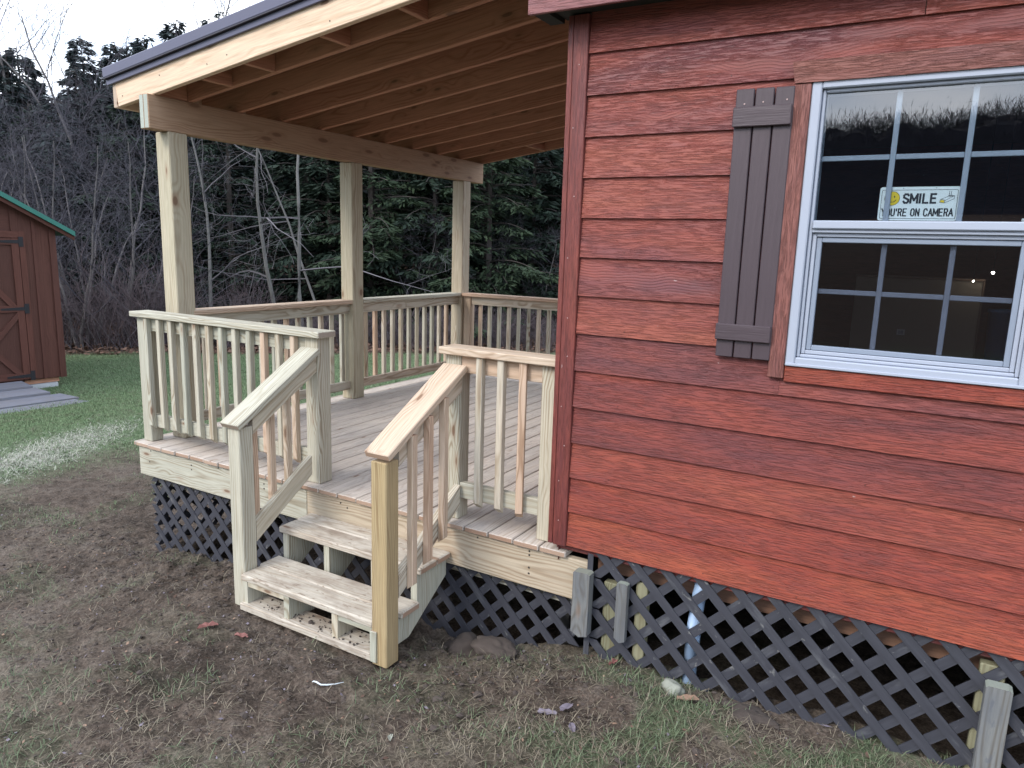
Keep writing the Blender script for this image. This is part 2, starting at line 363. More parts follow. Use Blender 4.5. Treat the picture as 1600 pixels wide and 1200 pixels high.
def screw(parent, p, n, r=.006, mat='screwm'):
    n = V(n).normalized(); q = n.to_track_quat('Z', 'Y').to_matrix().to_4x4()
    key = ('screw', r, mat)
    if key not in BOX:
        bm = bmesh.new(); bmesh.ops.create_cone(bm, cap_ends=True, segments=8, radius1=r, radius2=r * .8, depth=.003)
        me = bpy.data.meshes.new('screw_head'); bm.to_mesh(me); bm.free(); me.materials.append(M[mat]); BOX[key] = me
    return link('screw_head', BOX[key], parent, Matrix.Translation(V(p)) @ q)

# ------------------------------------------------------------------ value noise in numpy
def vnoise(x, y, seed=0):
    xi, yi = np.floor(x).astype(np.int64), np.floor(y).astype(np.int64); fx, fy = x - xi, y - yi
    fx, fy = fx * fx * (3 - 2 * fx), fy * fy * (3 - 2 * fy)
    def h(a, b):
        n = (a * 374761393 + b * 668265263 + seed * 1442695041) & 0xffffffff
        n = ((n ^ (n >> 13)) * 1274126177) & 0xffffffff
        return ((n ^ (n >> 16)) & 0xffff) / 65535.
    return (h(xi, yi) * (1 - fx) + h(xi + 1, yi) * fx) * (1 - fy) + (h(xi, yi + 1) * (1 - fx) + h(xi + 1, yi + 1) * fx) * fy
def fbm(x, y, f=1., o=4, seed=0, g=.5):
    a, s, t = 1., 0., 0.
    for i in range(o):
        s = s + a * vnoise(x * f, y * f, seed + i * 17); t += a; a *= g; f *= 2.03
    return s / t
GX = np.array([-60, -20, -10, -5, -3.2, -2.4, -1.6, -1.0, 0., .5, 3, 60]); GZ = np.array([-1., -.92, -.87, -.84, -.78, -.69, -.545, -.50, -.50, -.455, -.44, -.42])
def sm(a, b, x): t = np.clip((x - a) / (b - a), 0, 1); return t * t * (3 - 2 * t)
def gz(x, y, fine=True):
    x = np.asarray(x, float); y = np.asarray(y, float)
    z = np.interp(x, GX, GZ)
    z = z - .045 * sm(-1.9, -1.6, x) * sm(.3, .0, x + .45) * sm(-.75, -.55, y)
    z = z - .15 * np.exp(-(((x + .50) / .42) ** 2 + ((y - .1) / .30) ** 2)) - .05 * np.exp(-(((x + 1.9) / .8) ** 2 + ((y - .05) / .25) ** 2))
    z = z - .35 * sm(.10, .22, y) * sm(-3.0, -2.85, x) * sm(4.3, 4.0, x) * sm(4.4, 4.1, y)  # hollow sunk under deck and cabin, added to darken the lattice openings
    z = z - .03 * np.exp(-(((x - .75) / .25) ** 2 + ((y - .0) / .15) ** 2)) + .03 * np.exp(-(((x - .62) / .35) ** 2 + ((y + .25) / .10) ** 2))
    s = -.67 * x + .742 * y
    z = z + np.clip(s - 13, 0, 60) * .20 * sm(13, 22, s)
    b = -y - 12
    z = z + np.clip(b, 0, 50) * .13 * sm(0, 15, b)
    if fine:
        near = np.exp(-((x + 1) ** 2 / 40 + (y + 1) ** 2 / 18))
        z = z + near * (.055 * (fbm(x, y, 2.2, 3, 3) - .5) + .060 * (fbm(x, y, 9, 3, 5, .6) - .5) + .022 * (fbm(x, y, 34, 2, 6, .6) - .5))
        mud = np.exp(-(((x + 2.0) / 1.8) ** 2 + ((y + .1) / .45) ** 2)) + .8 * np.exp(-(((x + .4) / .5) ** 2 + ((y + .15) / .35) ** 2))
        z = z + mud * .10 * (fbm(x, y, 13, 3, 9, .6) - .5)
    return z
def woodsm(x, y):
    s = -.67 * x + .742 * y + .6 * (fbm(x, y, .5, 2, 31) - .5); return np.maximum(sm(12.0, 12.5, s), sm(13, 15, -y))
def grassm(x, y):
    lawn = sm(5.3, 6.5, -x + .25 * y + 1.6 * (fbm(x, y, .8, 3, 41) - .5)) * .95
    lawn = np.maximum(lawn, sm(2.3, 3.6, y + .3 * (-x - 3)) * .95 * (x < -3.0))
    n = fbm(x, y, 2.6, 4, 51)
    rgt = sm(-.1, .9, x) * sm(-.25, .25, .02 - y + .1) * .75 * sm(.36, .58, fbm(x, y, 4.5, 3, 55))
    btm = sm(.25, .75, (.9 - y - 1.55) * .5 - .12 * x * 0 + .12 + .15 * x) * .75
    near = np.maximum(rgt, np.clip(btm, 0, 1)) * sm(.40, .56, n + .03)
    spr = .12 * sm(.55, .70, n)
    return np.clip(np.maximum(np.maximum(lawn, near), spr), 0, 1)
def strawm(x, y):
    # pale flattened straw streak left of the deck
    a = -(x + 6.35) * .40 + (y - .85) * .917; b = (x + 6.35) * .917 + (y - .85) * .40
    return np.exp(-((a / 1.0) ** 2 + (b / .28) ** 2)) * 1.2 * sm(.2, .5, fbm(x, y, 4, 3, 91))

def axis(fine0, fine1, step, far0, far1, g=1.13):
    a = list(np.arange(fine0, fine1 + 1e-6, step)); s = step; x = a[-1]
    while x < far1: s = min(s * g, 6); x += s; a.append(x)
    s = step; x = a[0]; b = []
    while x > far0: s = min(s * g, 6); x -= s; b.append(x)
    return np.array(b[::-1] + a)
ax, ay = axis(-4.6, 2.2, .018, -220, 160), axis(-2.3, .35, .018, -160, 220)
X_, Y_ = np.meshgrid(ax, ay); Z_ = gz(X_, Y_)
nx, ny = len(ax), len(ay)
me = bpy.data.meshes.new('ground'); me.vertices.add(nx * ny)
me.vertices.foreach_set('co', np.stack([X_, Y_, Z_], -1).astype(np.float32).ravel())
i = (np.arange(ny - 1)[:, None] * nx + np.arange(nx - 1)[None, :]).ravel()
q = np.stack([i, i + 1, i + 1 + nx, i + nx], -1).astype(np.int32)
me.loops.add(q.size); me.loops.foreach_set('vertex_index', q.ravel()); me.polygons.add(len(q))
me.polygons.foreach_set('loop_start', np.arange(0, q.size, 4, dtype=np.int32)); me.polygons.foreach_set('use_smooth', np.ones(len(q), bool))
for nm, fn in (('grass', grassm), ('straw', strawm), ('woods', woodsm)):
    at = me.attributes.new(nm, 'FLOAT', 'POINT'); at.data.foreach_set('value', np.clip(fn(X_, Y_), 0, 1).astype(np.float32).ravel())
me.update(calc_edges=True); me.materials.append(M['ground'])
tag(link('ground', me), kind='structure')

# ------------------------------------------------------------------ cabin
cab = thing('red_cabin', 'red stained lap-sided cabin with white framed window filling the right half', 'cabin', (0, 0, -.05))
# siding courses; lap lines at LZ + k*.1653
CX1 = 4.2; E = .1653; LZ = .043
wx0, wx1, wz0, wz1 = .975, 1.745, .988, 2.015
def course(k, x0, x1, ztmax=9):
    z = LZ + k * E; mat = 'side_lo' if k < 2 else 'side_mid' if k < 5 else 'side_hi'
    # lapped board: bottom edge 22 mm proud, top edge tucked under the next one; cross-section in y,z
    L = x1 - x0; zt = min(E + .012, 2.352 - z, ztmax)
    pr = [(-.022, 0), (-.011, 0), (-.002, zt), (-.009, zt), (-.0215, .004)]
    c = V(((x0 + x1) / 2, 0, z + E / 2)); vs = []
    for sx in (-L / 2, L / 2):
        for (y, zz) in pr: vs.append((sx, zz - E / 2, -y))
    n = len(pr); fs = [tuple(range(n)), tuple(range(n, 2 * n))[::-1]] + [(j, n + j, n + (j + 1) % n, (j + 1) % n) for j in range(n)]
    key = ('course', round(L, 3), round(zt, 3), mat)
    if key not in BOX:
        m2 = bpy.data.meshes.new('siding_board'); m2.from_pydata(vs, [], fs); m2.materials.append(M[mat])
        bm = bmesh.new(); bm.from_mesh(m2); bmesh.ops.recalc_face_normals(bm, faces=bm.faces); bm.to_mesh(m2); bm.free(); BOX[key] = m2
    m = Matrix(((1, 0, 0, c.x), (0, 0, -1, 0), (0, 1, 0, c.z), (0, 0, 0, 1)))
    link('siding_board', BOX[key], cab, m)
for k in range(14):
    z = LZ + k * E
    if z + E < .95 or z > 2.075:
        if k == 13: course(k, .0905, 1.30); course(k, 1.303, CX1)
        else: course(k, .0905, CX1)
    elif z < .95:
        course(k, .0905, .9595); course(k, .960, 1.776, wz0 - .004 - z); course(k, 1.7765, CX1)
    elif z + E > 2.06:
        course(k, .0905, CX1)
    else:
        course(k, .0905, .945); course(k, 1.79, CX1)
# wall core around the window
box('wall', (.05, 0, .06), (wx0 - .02, .10, 2.36), 'plaster', cab, 0)
box('wall', (wx1 + .02, 0, .06), (CX1, .10, 2.36), 'plaster', cab, 0)
box('wall', (wx0 - .019, .002, .06), (wx1 + .019, .10, wz0 - .004), 'plaster', cab, 0)
box('wall', (wx0 - .019, .002, wz1 + .004), (wx1 + .019, .10, 2.36), 'plaster', cab, 0)
pyobj('end_wall', [(.04, .0, -.05), (.04, 4.6, -.05), (.04, 4.6, 2.9), (.04, 2.3, 3.6), (.04, 0, 2.9)], [(0, 1, 2, 3, 4)], 'side_hi', cab)
for k in range(17):
    box('siding_board', (.0, .1, LZ + k * E), (.022, 4.6, LZ + k * E + E - .003), 'side_hi', cab, 0)
box('wall', (.05, 4.5, -.05), (CX1, 4.6, 2.4), 'side_hi', cab, 0)
box('wall', (CX1 - .1, .101, -.05), (CX1, 4.499, 2.4), 'side_hi', cab, 0)
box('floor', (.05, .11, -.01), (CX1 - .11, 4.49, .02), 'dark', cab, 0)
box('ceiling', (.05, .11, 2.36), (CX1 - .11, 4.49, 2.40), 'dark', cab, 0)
box('skirt_board', (.024, .012, .006), (CX1, .030, .0425), 'trim', cab)
box('floor_joist', (.21, .085, -.085), (CX1, .12, .0045), 'osb', cab)
# corner trim (front face and thin return)
box('corner_trim', (.022, -.030, LZ - .006), (.089, -.004, 2.345), 'trim', cab, .003)
box('corner_trim', (-.004, -.027, LZ - .004), (.0195, .085, 2.345), 'trim', cab, .002)
for z in (.16, .35, .52, .70, .93, 1.10, 1.36, 1.62, 1.90, 2.15):
    screw(cab, (.056 + random.uniform(-.02, .02), -.0305, z), (0, -1, 0), .0026, 'nail')
for k in range(13):
    for x in (.30, .71, 1.12, 1.53, 1.94, 2.35):
        z = LZ + k * E + .028 + random.uniform(-.004, .004); xx = x + .2 * (k % 2) + random.uniform(-.03, .03)
        if .90 < xx < 1.82 and .90 < z < 2.10: continue
        screw(cab, (xx, -.0205, z), (0, -1, .05), .0028, 'nailred')
# eave
box('eave_fascia', (-.122, -.166, 2.325), (1.36, -.148, 2.50), 'fasciared', cab, .002)
box('eave_fascia', (1.363, -.166, 2.325), (CX1, -.148, 2.50), 'fasciared', cab, .002)
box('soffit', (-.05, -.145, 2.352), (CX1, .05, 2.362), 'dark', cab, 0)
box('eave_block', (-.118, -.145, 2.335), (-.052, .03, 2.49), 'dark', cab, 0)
pyobj('roof', [(-.05, -.19, 2.50), (CX1, -.19, 2.50), (CX1, 2.3, 3.62), (-.05, 2.3, 3.62), (-.05, 4.8, 2.50), (CX1, 4.8, 2.50)], [(0, 1, 2, 3), (3, 2, 5, 4)], 'roofmetal', cab)
# window trim boards
box('window_trim', (.916, -.040, .937), (.9735, -.0225, 2.002), 'winstrim', cab, .003)
box('window_trim', (1.7465, -.040, .937), (1.805, -.0225, 2.002), 'winstrim', cab, .003)
prism('window_trim', [(.916, -.044, 2.004), (1.83, -.044, 2.004), (1.84, -.044, 2.078), (.903, -.044, 2.078)], (0, .0215, 0), 'winstrim', cab)
box('window_trim', (.9755, -.034, .925), (1.7445, -.0225, .9865), 'side_lo', cab, .003)
# window
win = link('window', boxmesh(.001, .001, .001, 'vinyl', 0), cab, Matrix.Translation((wx0 + .05, .05, wz0 + .05)))
def fr(name, x0, x1, z0, z1, w, y0, y1, mat, bev=.003):
    box(name, (x0, y0, z0), (x0 + w, y1, z1), mat, win, bev); box(name, (x1 - w, y0, z0), (x1, y1, z1), mat, win, bev)
    box(name, (x0 + w + .0005, y0, z1 - w), (x1 - w - .0005, y1, z1), mat, win, bev); box(name, (x0 + w + .0005, y0, z0), (x1 - w - .0005, y1, z0 + w), mat, win, bev)
fr('frame', wx0, wx1, wz0, wz1, .034, -.036, .06, 'vinyl', .004)
fr('frame', wx0 + .0345, wx1 - .0345, wz0 + .0345, wz1 - .0345, .012, -.018, .06, 'vinyl')
box('sill', (wx0 + .002, -.044, wz0 + .001), (wx1 - .002, -.0365, wz0 + .012), 'vinyl', win, .002)
# upper sash
ux0, ux1 = wx0 + .047, wx1 - .047
box('meeting_rail', (ux0, -.030, 1.497), (ux1, .03, 1.527), 'vinyl', win, .004)
box('meeting_rail', (ux0, -.018, 1.484), (ux1, .03, 1.4965), 'vinyl', win, .002)
box('pane', (ux0 - .002, .0, 1.52), (ux1 + .002, .004, wz1 - .045), 'glass', win, 0)
for x in (1.255, 1.478): box('muntin', (x - .009, .010, 1.527), (x + .009, .016, 1.966), 'vinyl', win, .002)
for a, b in ((ux0, 1.2455), (1.2645, 1.4685), (1.4875, ux1)): box('muntin', (a, .010, 1.737), (b, .016, 1.755), 'vinyl', win, .002)
# lower sash, set back, with grey screen frame
fr('sash', ux0 + .001, ux1 - .001, 1.036, 1.4835, .014, -.004, .05, 'vinyl', .002)
fr('screen_frame', ux0 + .016, ux1 - .016, 1.051, 1.468, .018, .004, .03, 'screen', .002)
box('pane', (ux0 + .03, .018, 1.065), (ux1 - .03, .022, 1.455), 'glass2', win, 0)
for x in (1.262, 1.474): box('muntin', (x - .009, .026, 1.0695), (x + .009, .032, 1.4495), 'vinylgrey', win, .002)
for a, b in ((ux0 + .0345, 1.2525), (1.2715, 1.4645), (1.4835, ux1 - .0345)): box('muntin', (a, .026, 1.262), (b, .032, 1.280), 'vinylgrey', win, .002)
# shutter
shu = thing('brown_shutter', 'dark brown board-and-batten shutter of three planks left of the window', 'shutter', (.815, -.045, 1.0))
for j in range(3):
    x0 = .712 + j * .0705
    box('plank', (x0, -.044, 1.0), (x0 + .0655, -.0245, 1.999 - .001 * j), 'shutter', shu, .003)
box('batten', (.709, -.062, 1.862), (.917, -.0445, 1.933), 'shutter', shu, .003)
box('batten', (.709, -.062, 1.068), (.917, -.0445, 1.131), 'shutter', shu, .003)
for x, z in ((.745, 1.945), (.812, 1.948), (.895, 1.951)): screw(shu, (x, -.045, z), (0, -1, 0), .0032, 'nail')
# interior behind the glass
isl = thing('kitchen_partition', 'low tan partition standing inside behind the lower window sash', 'partition', (1.35, 1.65, 0.02))
box('panel', (1.04, 1.60, .02), (1.640, 1.66, 1.297), 'plaster', isl, .003)
box('top_trim', (1.035, 1.585, 1.2975), (1.648, 1.675, 1.309), 'leaftan', isl, .002)
box('edge_trim', (1.6405, 1.59, .02), (1.649, 1.67, 1.2970), 'leaftan', isl, .002)
ob = box('outlet_plate', (1.272, 1.592, .990), (1.312, 1.5995, 1.020), 'outlet', isl, .001)
for k in range(4): box('slot', (1.281 + k * .006, 1.5905, .996), (1.284 + k * .006, 1.5925, 1.014), 'screen', isl, 0)
bb = thing('blue_bin', 'blue plastic bin standing inside at the right end of the lower sash', 'bin', (1.76, 1.75, .02))
vs, fs = tubes([([(1.76, 1.75, .8), (1.76, 1.75, 1.13), (1.76, 1.75, 1.135), (1.76, 1.75, 1.15), (1.76, 1.75, 1.155)], [.06, .07, .075, .075, .01])], 16); pyobj('body', vs, fs, 'binblue', bb, True)
box('shelf', (1.66, 1.68, .70), (2.1, 1.9, .80), 'binblue', bb, .003)
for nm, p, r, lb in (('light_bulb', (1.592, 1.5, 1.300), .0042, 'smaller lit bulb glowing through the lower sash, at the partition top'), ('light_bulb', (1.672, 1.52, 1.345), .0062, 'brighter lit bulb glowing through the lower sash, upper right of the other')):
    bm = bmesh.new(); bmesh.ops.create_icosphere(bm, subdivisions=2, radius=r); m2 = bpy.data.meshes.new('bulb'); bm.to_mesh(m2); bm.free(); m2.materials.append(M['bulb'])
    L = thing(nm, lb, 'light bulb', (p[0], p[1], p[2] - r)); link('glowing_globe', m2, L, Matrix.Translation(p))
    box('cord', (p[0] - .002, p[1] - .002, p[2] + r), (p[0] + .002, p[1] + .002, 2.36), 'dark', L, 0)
# sign behind upper pane
sg = thing('camera_warning_sign', 'small white sign reading SMILE YOU\'RE ON CAMERA behind the upper window pane', 'sign', (1.35, .022, 1.53))
sx0, sx1, sz0, sz1, sy = 1.228, 1.472, 1.531, 1.645, .020
def rrect(x0, x1, z0, z1, r, y, n=5):
    o = []
    for cx, cz, a0 in ((x1 - r, z1 - r, 0), (x0 + r, z1 - r, 90), (x0 + r, z0 + r, 180), (x1 - r, z0 + r, 270)):
        for j in range(n): a = math.radians(a0 + 90 * j / (n - 1)); o.append((cx + r * math.cos(a), y, cz + r * math.sin(a)))
    return o
prism('plate', rrect(sx0, sx1, sz0, sz1, .008, sy), (0, .0015, 0), 'signwhite', sg)
a = rrect(sx0 + .006, sx1 - .006, sz0 + .006, sz1 - .010, .005, sy - .0006); b = rrect(sx0 + .0074, sx1 - .0074, sz0 + .0074, sz1 - .0114, .004, sy - .0006)
n = len(a); pyobj('border_line', a + b, [(j, (j + 1) % n, n + (j + 1) % n, n + j) for j in range(n)], 'signblack', sg)
GL = {'S': [[(.9, .86), (.68, 1), (.3, 1), (.1, .84), (.12, .62), (.5, .5), (.88, .38), (.9, .14), (.68, 0), (.3, 0), (.08, .16)]],
      'M': [[(.0, 0), (.0, 1), (.5, .28), (1.0, 1), (1.0, 0)]], 'I': [[(.5, 0), (.5, 1)]], 'L': [[(.1, 1), (.1, 0), (.9, 0)]],
      'E': [[(.9, 1), (.1, 1), (.1, 0), (.9, 0)], [(.1, .52), (.8, .52)]], 'Y': [[(.0, 1), (.5, .48), (1, 1)], [(.5, .48), (.5, 0)]],
      'O': [[(.3, 0), (.08, .2), (.08, .8), (.3, 1), (.7, 1), (.92, .8), (.92, .2), (.7, 0), (.3, 0)]], 'U': [[(.08, 1), (.08, .2), (.3, 0), (.7, 0), (.92, .2), (.92, 1)]],
      'R': [[(.1, 0), (.1, 1), (.7, 1), (.9, .84), (.9, .64), (.7, .5), (.1, .5)], [(.55, .5), (.92, 0)]], 'N': [[(.08, 0), (.08, 1), (.92, 0), (.92, 1)]],
      'C': [[(.92, .78), (.72, 1), (.3, 1), (.08, .8), (.08, .2), (.3, 0), (.72, 0), (.92, .22)]], 'A': [[(.0, 0), (.5, 1), (1, 0)], [(.2, .34), (.8, .34)]], "'": [[(.5, 1), (.5, .72)]]}
WDT = {'I': .30, "'": .30, ' ': .55, 'M': 1.15}
def text(word, x, z, h, sx, wt):
    tot = sum(WDT.get(ch, 1.0) + .32 for ch in word) - .32; u = sx / tot; cx = x; vs, fs = [], []; d_ = 0
    for ch in word:
        w_ = WDT.get(ch, 1.0) * u
        for ln in GL.get(ch, []):
            for (a, b) in zip(ln[:-1], ln[1:]):
                p, q_ = V((cx + a[0] * w_, z + a[1] * h)), V((cx + b[0] * w_, z + b[1] * h)); e = (q_ - p).normalized() * wt / 2; nn_ = V((-e.y, e.x)); p, q_ = p - e * .8, q_ + e * .8; n0 = len(vs)
                for pt in (p - nn_, q_ - nn_, q_ + nn_, p + nn_): vs.append((pt.x, sy - .0006 - .00001 * (d_ % 7), pt.y))
                fs.append((n0, n0 + 1, n0 + 2, n0 + 3)); d_ += 1
        cx += w_ + .32 * u
    pyobj('lettering', vs, fs, 'signblack', sg)
text('SMILE', 1.303, 1.591, .029, .100, .0066)
text("YOU'RE ON CAMERA", 1.240, 1.547, .0235, .217, .0042)
def disc(name, cx, cz, r, y, mat, n=24, sx=1):
    return pyobj(name, [(cx + sx * r * math.cos(2 * math.pi * j / n), y, cz + r * math.sin(2 * math.pi * j / n)) for j in range(n)], [tuple(range(n))[::-1]], mat, sg)
disc('face_rim', 1.268, 1.606, .0245, sy - .0005, 'signblack'); disc('smiley_face', 1.268, 1.606, .0232, sy - .0009, 'signyellow')
for x in (1.261, 1.275): disc('eye', x, 1.612, .0035, sy - .0013, 'signblack', 12, .6)
vs = []; nn = 12
for j in range(nn + 1):
    a = math.radians(205 + 130 * j / nn)
    for rr in (.0150, .0128 + .0 * j): vs.append((1.268 + rr * math.cos(a), sy - .0013, 1.6075 + rr * math.sin(a)))
pyobj('mouth', vs, [(2 * j, 2 * j + 2, 2 * j + 3, 2 * j + 1) for j in range(nn)], 'signblack', sg)
def poly(name, pts, y, mat): return pyobj(name, [(1.412 + px * .001, y, 1.586 + pz * .001) for px, pz in pts], [tuple(range(len(pts)))], mat, sg)
def line(p, q, w=1.0):
    d = (V((q[0] - p[0], q[1] - p[1]))).normalized() * w / 2; nn_ = V((-d.y, d.x))
    poly('camera_line', [(p[0] + nn_.x, p[1] + nn_.y), (q[0] + nn_.x, q[1] + nn_.y), (q[0] - nn_.x, q[1] - nn_.y), (p[0] - nn_.x, p[1] - nn_.y)], sy - .0011, 'signblack')
cp = [(2, 6), (16, 4), (44, 18), (44, 28), (34, 30), (4, 16)]
for j in range(len(cp)): line(cp[j], cp[(j + 1) % len(cp)])
line((4, 16), (18, 13)); line((18, 13), (44, 28)); line((18, 13), (16, 4)); line((28, 27), (28, 44), 1.4); line((33, 28), (34, 44), 1.4); line((24, 27), (40, 27), 1.6)
poly('lens', [(3, 7), (15, 5), (16, 12), (5, 14)], sy - .0009, 'signyellow')
for x in (1.30, 1.40): disc('hole', x, 1.6405, .0016, sy - .0009, 'signblack', 8)
wb = thing('window_ledge_box', 'small white box on the meeting rail at the right end of the upper sash', 'box', (1.67, .03, 1.53))
box('box_body', (1.655, .022, 1.529), (1.698, .05, 1.540), 'outlet', wb, .001)

# ------------------------------------------------------------------ deck
deck = thing('wooden_deck', 'raised porch deck of pale weathered boards with plank rim joist', 'deck', (-1.6, 1.9, -.24))
x = -.06 + .1445; bw = .1370
k = 0
while x > -3.16:
    y0 = -.012 + random.uniform(-.004, .004)
    board('deck_board', (x - bw / 2 - .0025, y0, -.014), (x - bw / 2 - .0025, 3.84 + random.uniform(-.004, .004), -.014), (1, 0, 0), bw, .028, 'deck', deck, .004)
    x -= .1445
board('deck_board', ((x - 3.262) / 2 - .002, -.005, -.014), ((x - 3.262) / 2 - .002, 3.84, -.014), (1, 0, 0), x + 3.258, .028, 'deck', deck, .004)
rj = box('rim_joist', (-3.235, .012, -.236), (-1.62, .050, -.030), 'pt', deck, .004)
rj2 = box('rim_joist', (-1.618, .012, -.236), (.192, .050, -.031), 'pinkj', deck, .004)
box('rim_joist', (-3.236, .051, -.236), (-3.198, 3.82, -.030), 'pt', deck, .004)
box('rim_joist', (-3.197, 3.782, -.236), (0, 3.82, -.030), 'pt', deck, .004)
for j in range(9): box('joist', (-3.19, .42 + j * .40, -.22), (-.0, .455 + j * .40, -.031), 'pt', deck, 0)
box('support_beam', (-3.15, .085, -.305), (.10, .120, -.237), 'pt', deck, .003)
for sx_, sz_ in ((-2.67, -.075), (-2.67, -.105), (-1.98, -.07), (-1.98, -.10), (-2.4, -.045), (-3.1, -.05), (-3.12, -.13)): screw(rj, (sx_, .0115, sz_), (0, -1, 0), .006)
for sx_, sz_ in ((-.12, -.05), (-.12, -.07), (-.12, -.135), (-.12, -.165), (-.42, -.03 - .02), (-1.30, -.08), (-1.35, -.06), (.17, -.07)): screw(rj2, (sx_, .0115, sz_), (0, -1, 0), .006)

# ------------------------------------------------------------------ porch roof with posts
por = thing('porch_roof', 'lean-to porch roof on three timber posts with dark metal edge and open rafters', 'porch roof', (-3.1, .3, 0))
SL = .1372
rz_ = lambda x: 2.292 + (x + 3.03) * SL        # underside of rafters
for y in (.23, 1.96, 3.67):
    po = box('post', (-3.17, y, .001), (-3.03, y + .14, 2.0795), 'post6', por, .006)
box('beam', (-3.125, .098, 2.080), (-3.0795, 4.05, 2.292), 'beam', por, .005)
box('beam', (-3.0785, .096, 2.080), (-3.03, 4.052, 2.292), 'beam', por, .005)
def sloped(name, y0, y1, x0, x1, dz0, dz1, mat, bev=.003):
    up = V((-SL, 0, 1)).normalized()
    zc = (dz0 + dz1) / 2; yc = (y0 + y1) / 2
    return board(name, (x0, yc, rz_(x0) + zc), (x1, yc, rz_(x1) + zc), up, (dz1 - dz0), (y1 - y0), mat, por, bev)
XE = -3.425
sloped('rake_fascia', .14, .178, XE, .0, .004, .172, 'fascia', .003)
box('eave_board', (XE - .038, .139, rz_(XE) + .000), (XE - .001, 4.09, rz_(XE) + .170), 'fascia', por, .003)
ry = [.394 + .4025 * j for j in range(9)]
for y in ry: sloped('rafter', y - .0, y + .038, XE + .002, -.005, .002, .166, 'fir')
sloped('rafter', 4.03, 4.068, XE + .002, -.005, .002, .166, 'fir')
for x in (-3.075, -2.62, -2.23, -1.62, -1.08, -.50): box('blocking', (x, .180, rz_(x) + .004), (x + .036, .3925, rz_(x) + .150), 'fir', por)
for x in (-2.3, -1.5, -.75): box('blocking', (x, 3.655, rz_(x) + .004), (x + .036, 4.028, rz_(x) + .150), 'fir', por)
box('ledger', (-.045, .19, rz_(-.04) - .0), (-.006, 4.02, rz_(-.04) + .15), 'fir', por)
sloped('sheathing', .139, 4.09, XE - .04, .0, .1725, .1845, 'osb', 0)
sloped('metal_trim', .120, .1375, XE - .075, .03, .150, .186, 'roofmetal', .002)
sloped('drip_edge', .100, .1385, XE - .080, .03, .1865, .194, 'drip', .001)
sloped('metal_roof', .104, 4.12, XE - .090, .03, .1945, .262, 'roofmetal', .006)
for x in (-3.0, -1.95): pass
for x, dz in ((-3.36, .06), (-2.96, .10), (-2.5, .06), (-2.32, .07), (-1.5, .045)): screw(por, (x, .1385, rz_(x) + dz), (0, -1, 0), .004)
box('beam_shim', (-3.08, .235, 2.0705), (-3.055, .25, 2.079), 'screwm', por, 0)

# ------------------------------------------------------------------ railings
def baluster(parent, x, y, z0, z1, face, mat=None, w=.036):
    """2x2 with a bevelled foot; face = direction the bevel points"""
    mat = mat or random.choice(['pt', 'pt', 'pt2', 'pink', 'pt2'])
    key = ('bal', round(z1 - z0, 3), mat, face, w)
    if key not in BOX:
        L = z1 - z0; h = w / 2; f = V((face[0], face[1]))
        vs = []
        for (a, b) in ((-h, -h), (h, -h), (h, h), (-h, h)):
            d = a * f.x + b * f.y; vs.append((L / 2 * -1 + (.030 * (d + h) / w), a, b))
        for (a, b) in ((-h, -h), (h, -h), (h, h), (-h, h)): vs.append((L / 2, a, b))
        fs = [(3, 2, 1, 0), (4, 5, 6, 7)] + [(j, (j + 1) % 4, 4 + (j + 1) % 4, 4 + j) for j in range(4)]
        m2 = bpy.data.meshes.new('baluster'); m2.from_pydata(vs, [], fs); m2.materials.append(M[mat])
        bm = bmesh.new(); bm.from_mesh(m2); bmesh.ops.recalc_face_normals(bm, faces=bm.faces)
        bmesh.ops.bevel(bm, geom=[e for e in bm.edges if e.calc_length() > .2], offset=.003, segments=1, affect='EDGES'); bm.to_mesh(m2); bm.free(); BOX[key] = m2
    # local x -> world z ; local y -> world x ; local z -> world y
    tx, ty = random.uniform(-.004, .004), random.uniform(-.003, .003)
    m = Matrix(((tx, 1, 0, x), (ty, 0, 1, y), (1, 0, 0, (z0 + z1) / 2), (0, 0, 0, 1)))
    return link('baluster', BOX[key], parent, m)
# front, left of the steps
R1 = thing('deck_railing', 'pale green front railing left of the steps with twelve balusters', 'railing', (-2.35, .1, 0))
box('railing_post', (-3.226, .050, .001), (-3.137, .139, .864), 'pt', R1, .005)
box('railing_post', (-1.648, .050, .001), (-1.546, .152, .866), 'pt', R1, .005)
box('cap_rail', (-3.245, .010, .8665), (-1.500, .150, .902), 'pt', R1, .004)
box('top_rail', (-3.1365, .061, .775), (-1.6485, .099, .8655), 'pt', R1, .003)
box('bottom_rail', (-3.1365, .061, .110), (-1.6485, .099, .198), 'pt', R1, .003)
for x in (-3.100, -2.967, -2.847, -2.721, -2.596, -2.472, -2.346, -2.223, -2.096, -1.973, -1.846, -1.723): baluster(R1, x, .0425, .100, .865, (0, -1), 'pt' if x < -2.2 else None)
# front, right of the steps
R2 = thing('deck_railing', 'short front railing with three balusters between the steps and the red cabin corner', 'railing', (-.35, .1, 0))
box('railing_post', (-.662, .052, .001), (-.570, .144, .866), 'pt', R2, .005)
box('railing_post', (-.108, .050, .001), (-.022, .139, .866), 'pt', R2, .005)
box('cap_rail', (-.678, .010, .8665), (-.016, .150, .902), 'pink', R2, .004)
box('top_rail', (-.5695, .061, .775), (-.1085, .099, .8655), 'pt2', R2, .003)
box('bottom_rail', (-.5695, .061, .118), (-.1085, .099, .200), 'pt2', R2, .003)
for x, mm in ((-.443, 'pt2'), (-.321, 'pt2'), (-.203, 'pink')): baluster(R2, x, .0425, .090, .865, (0, -1), mm)
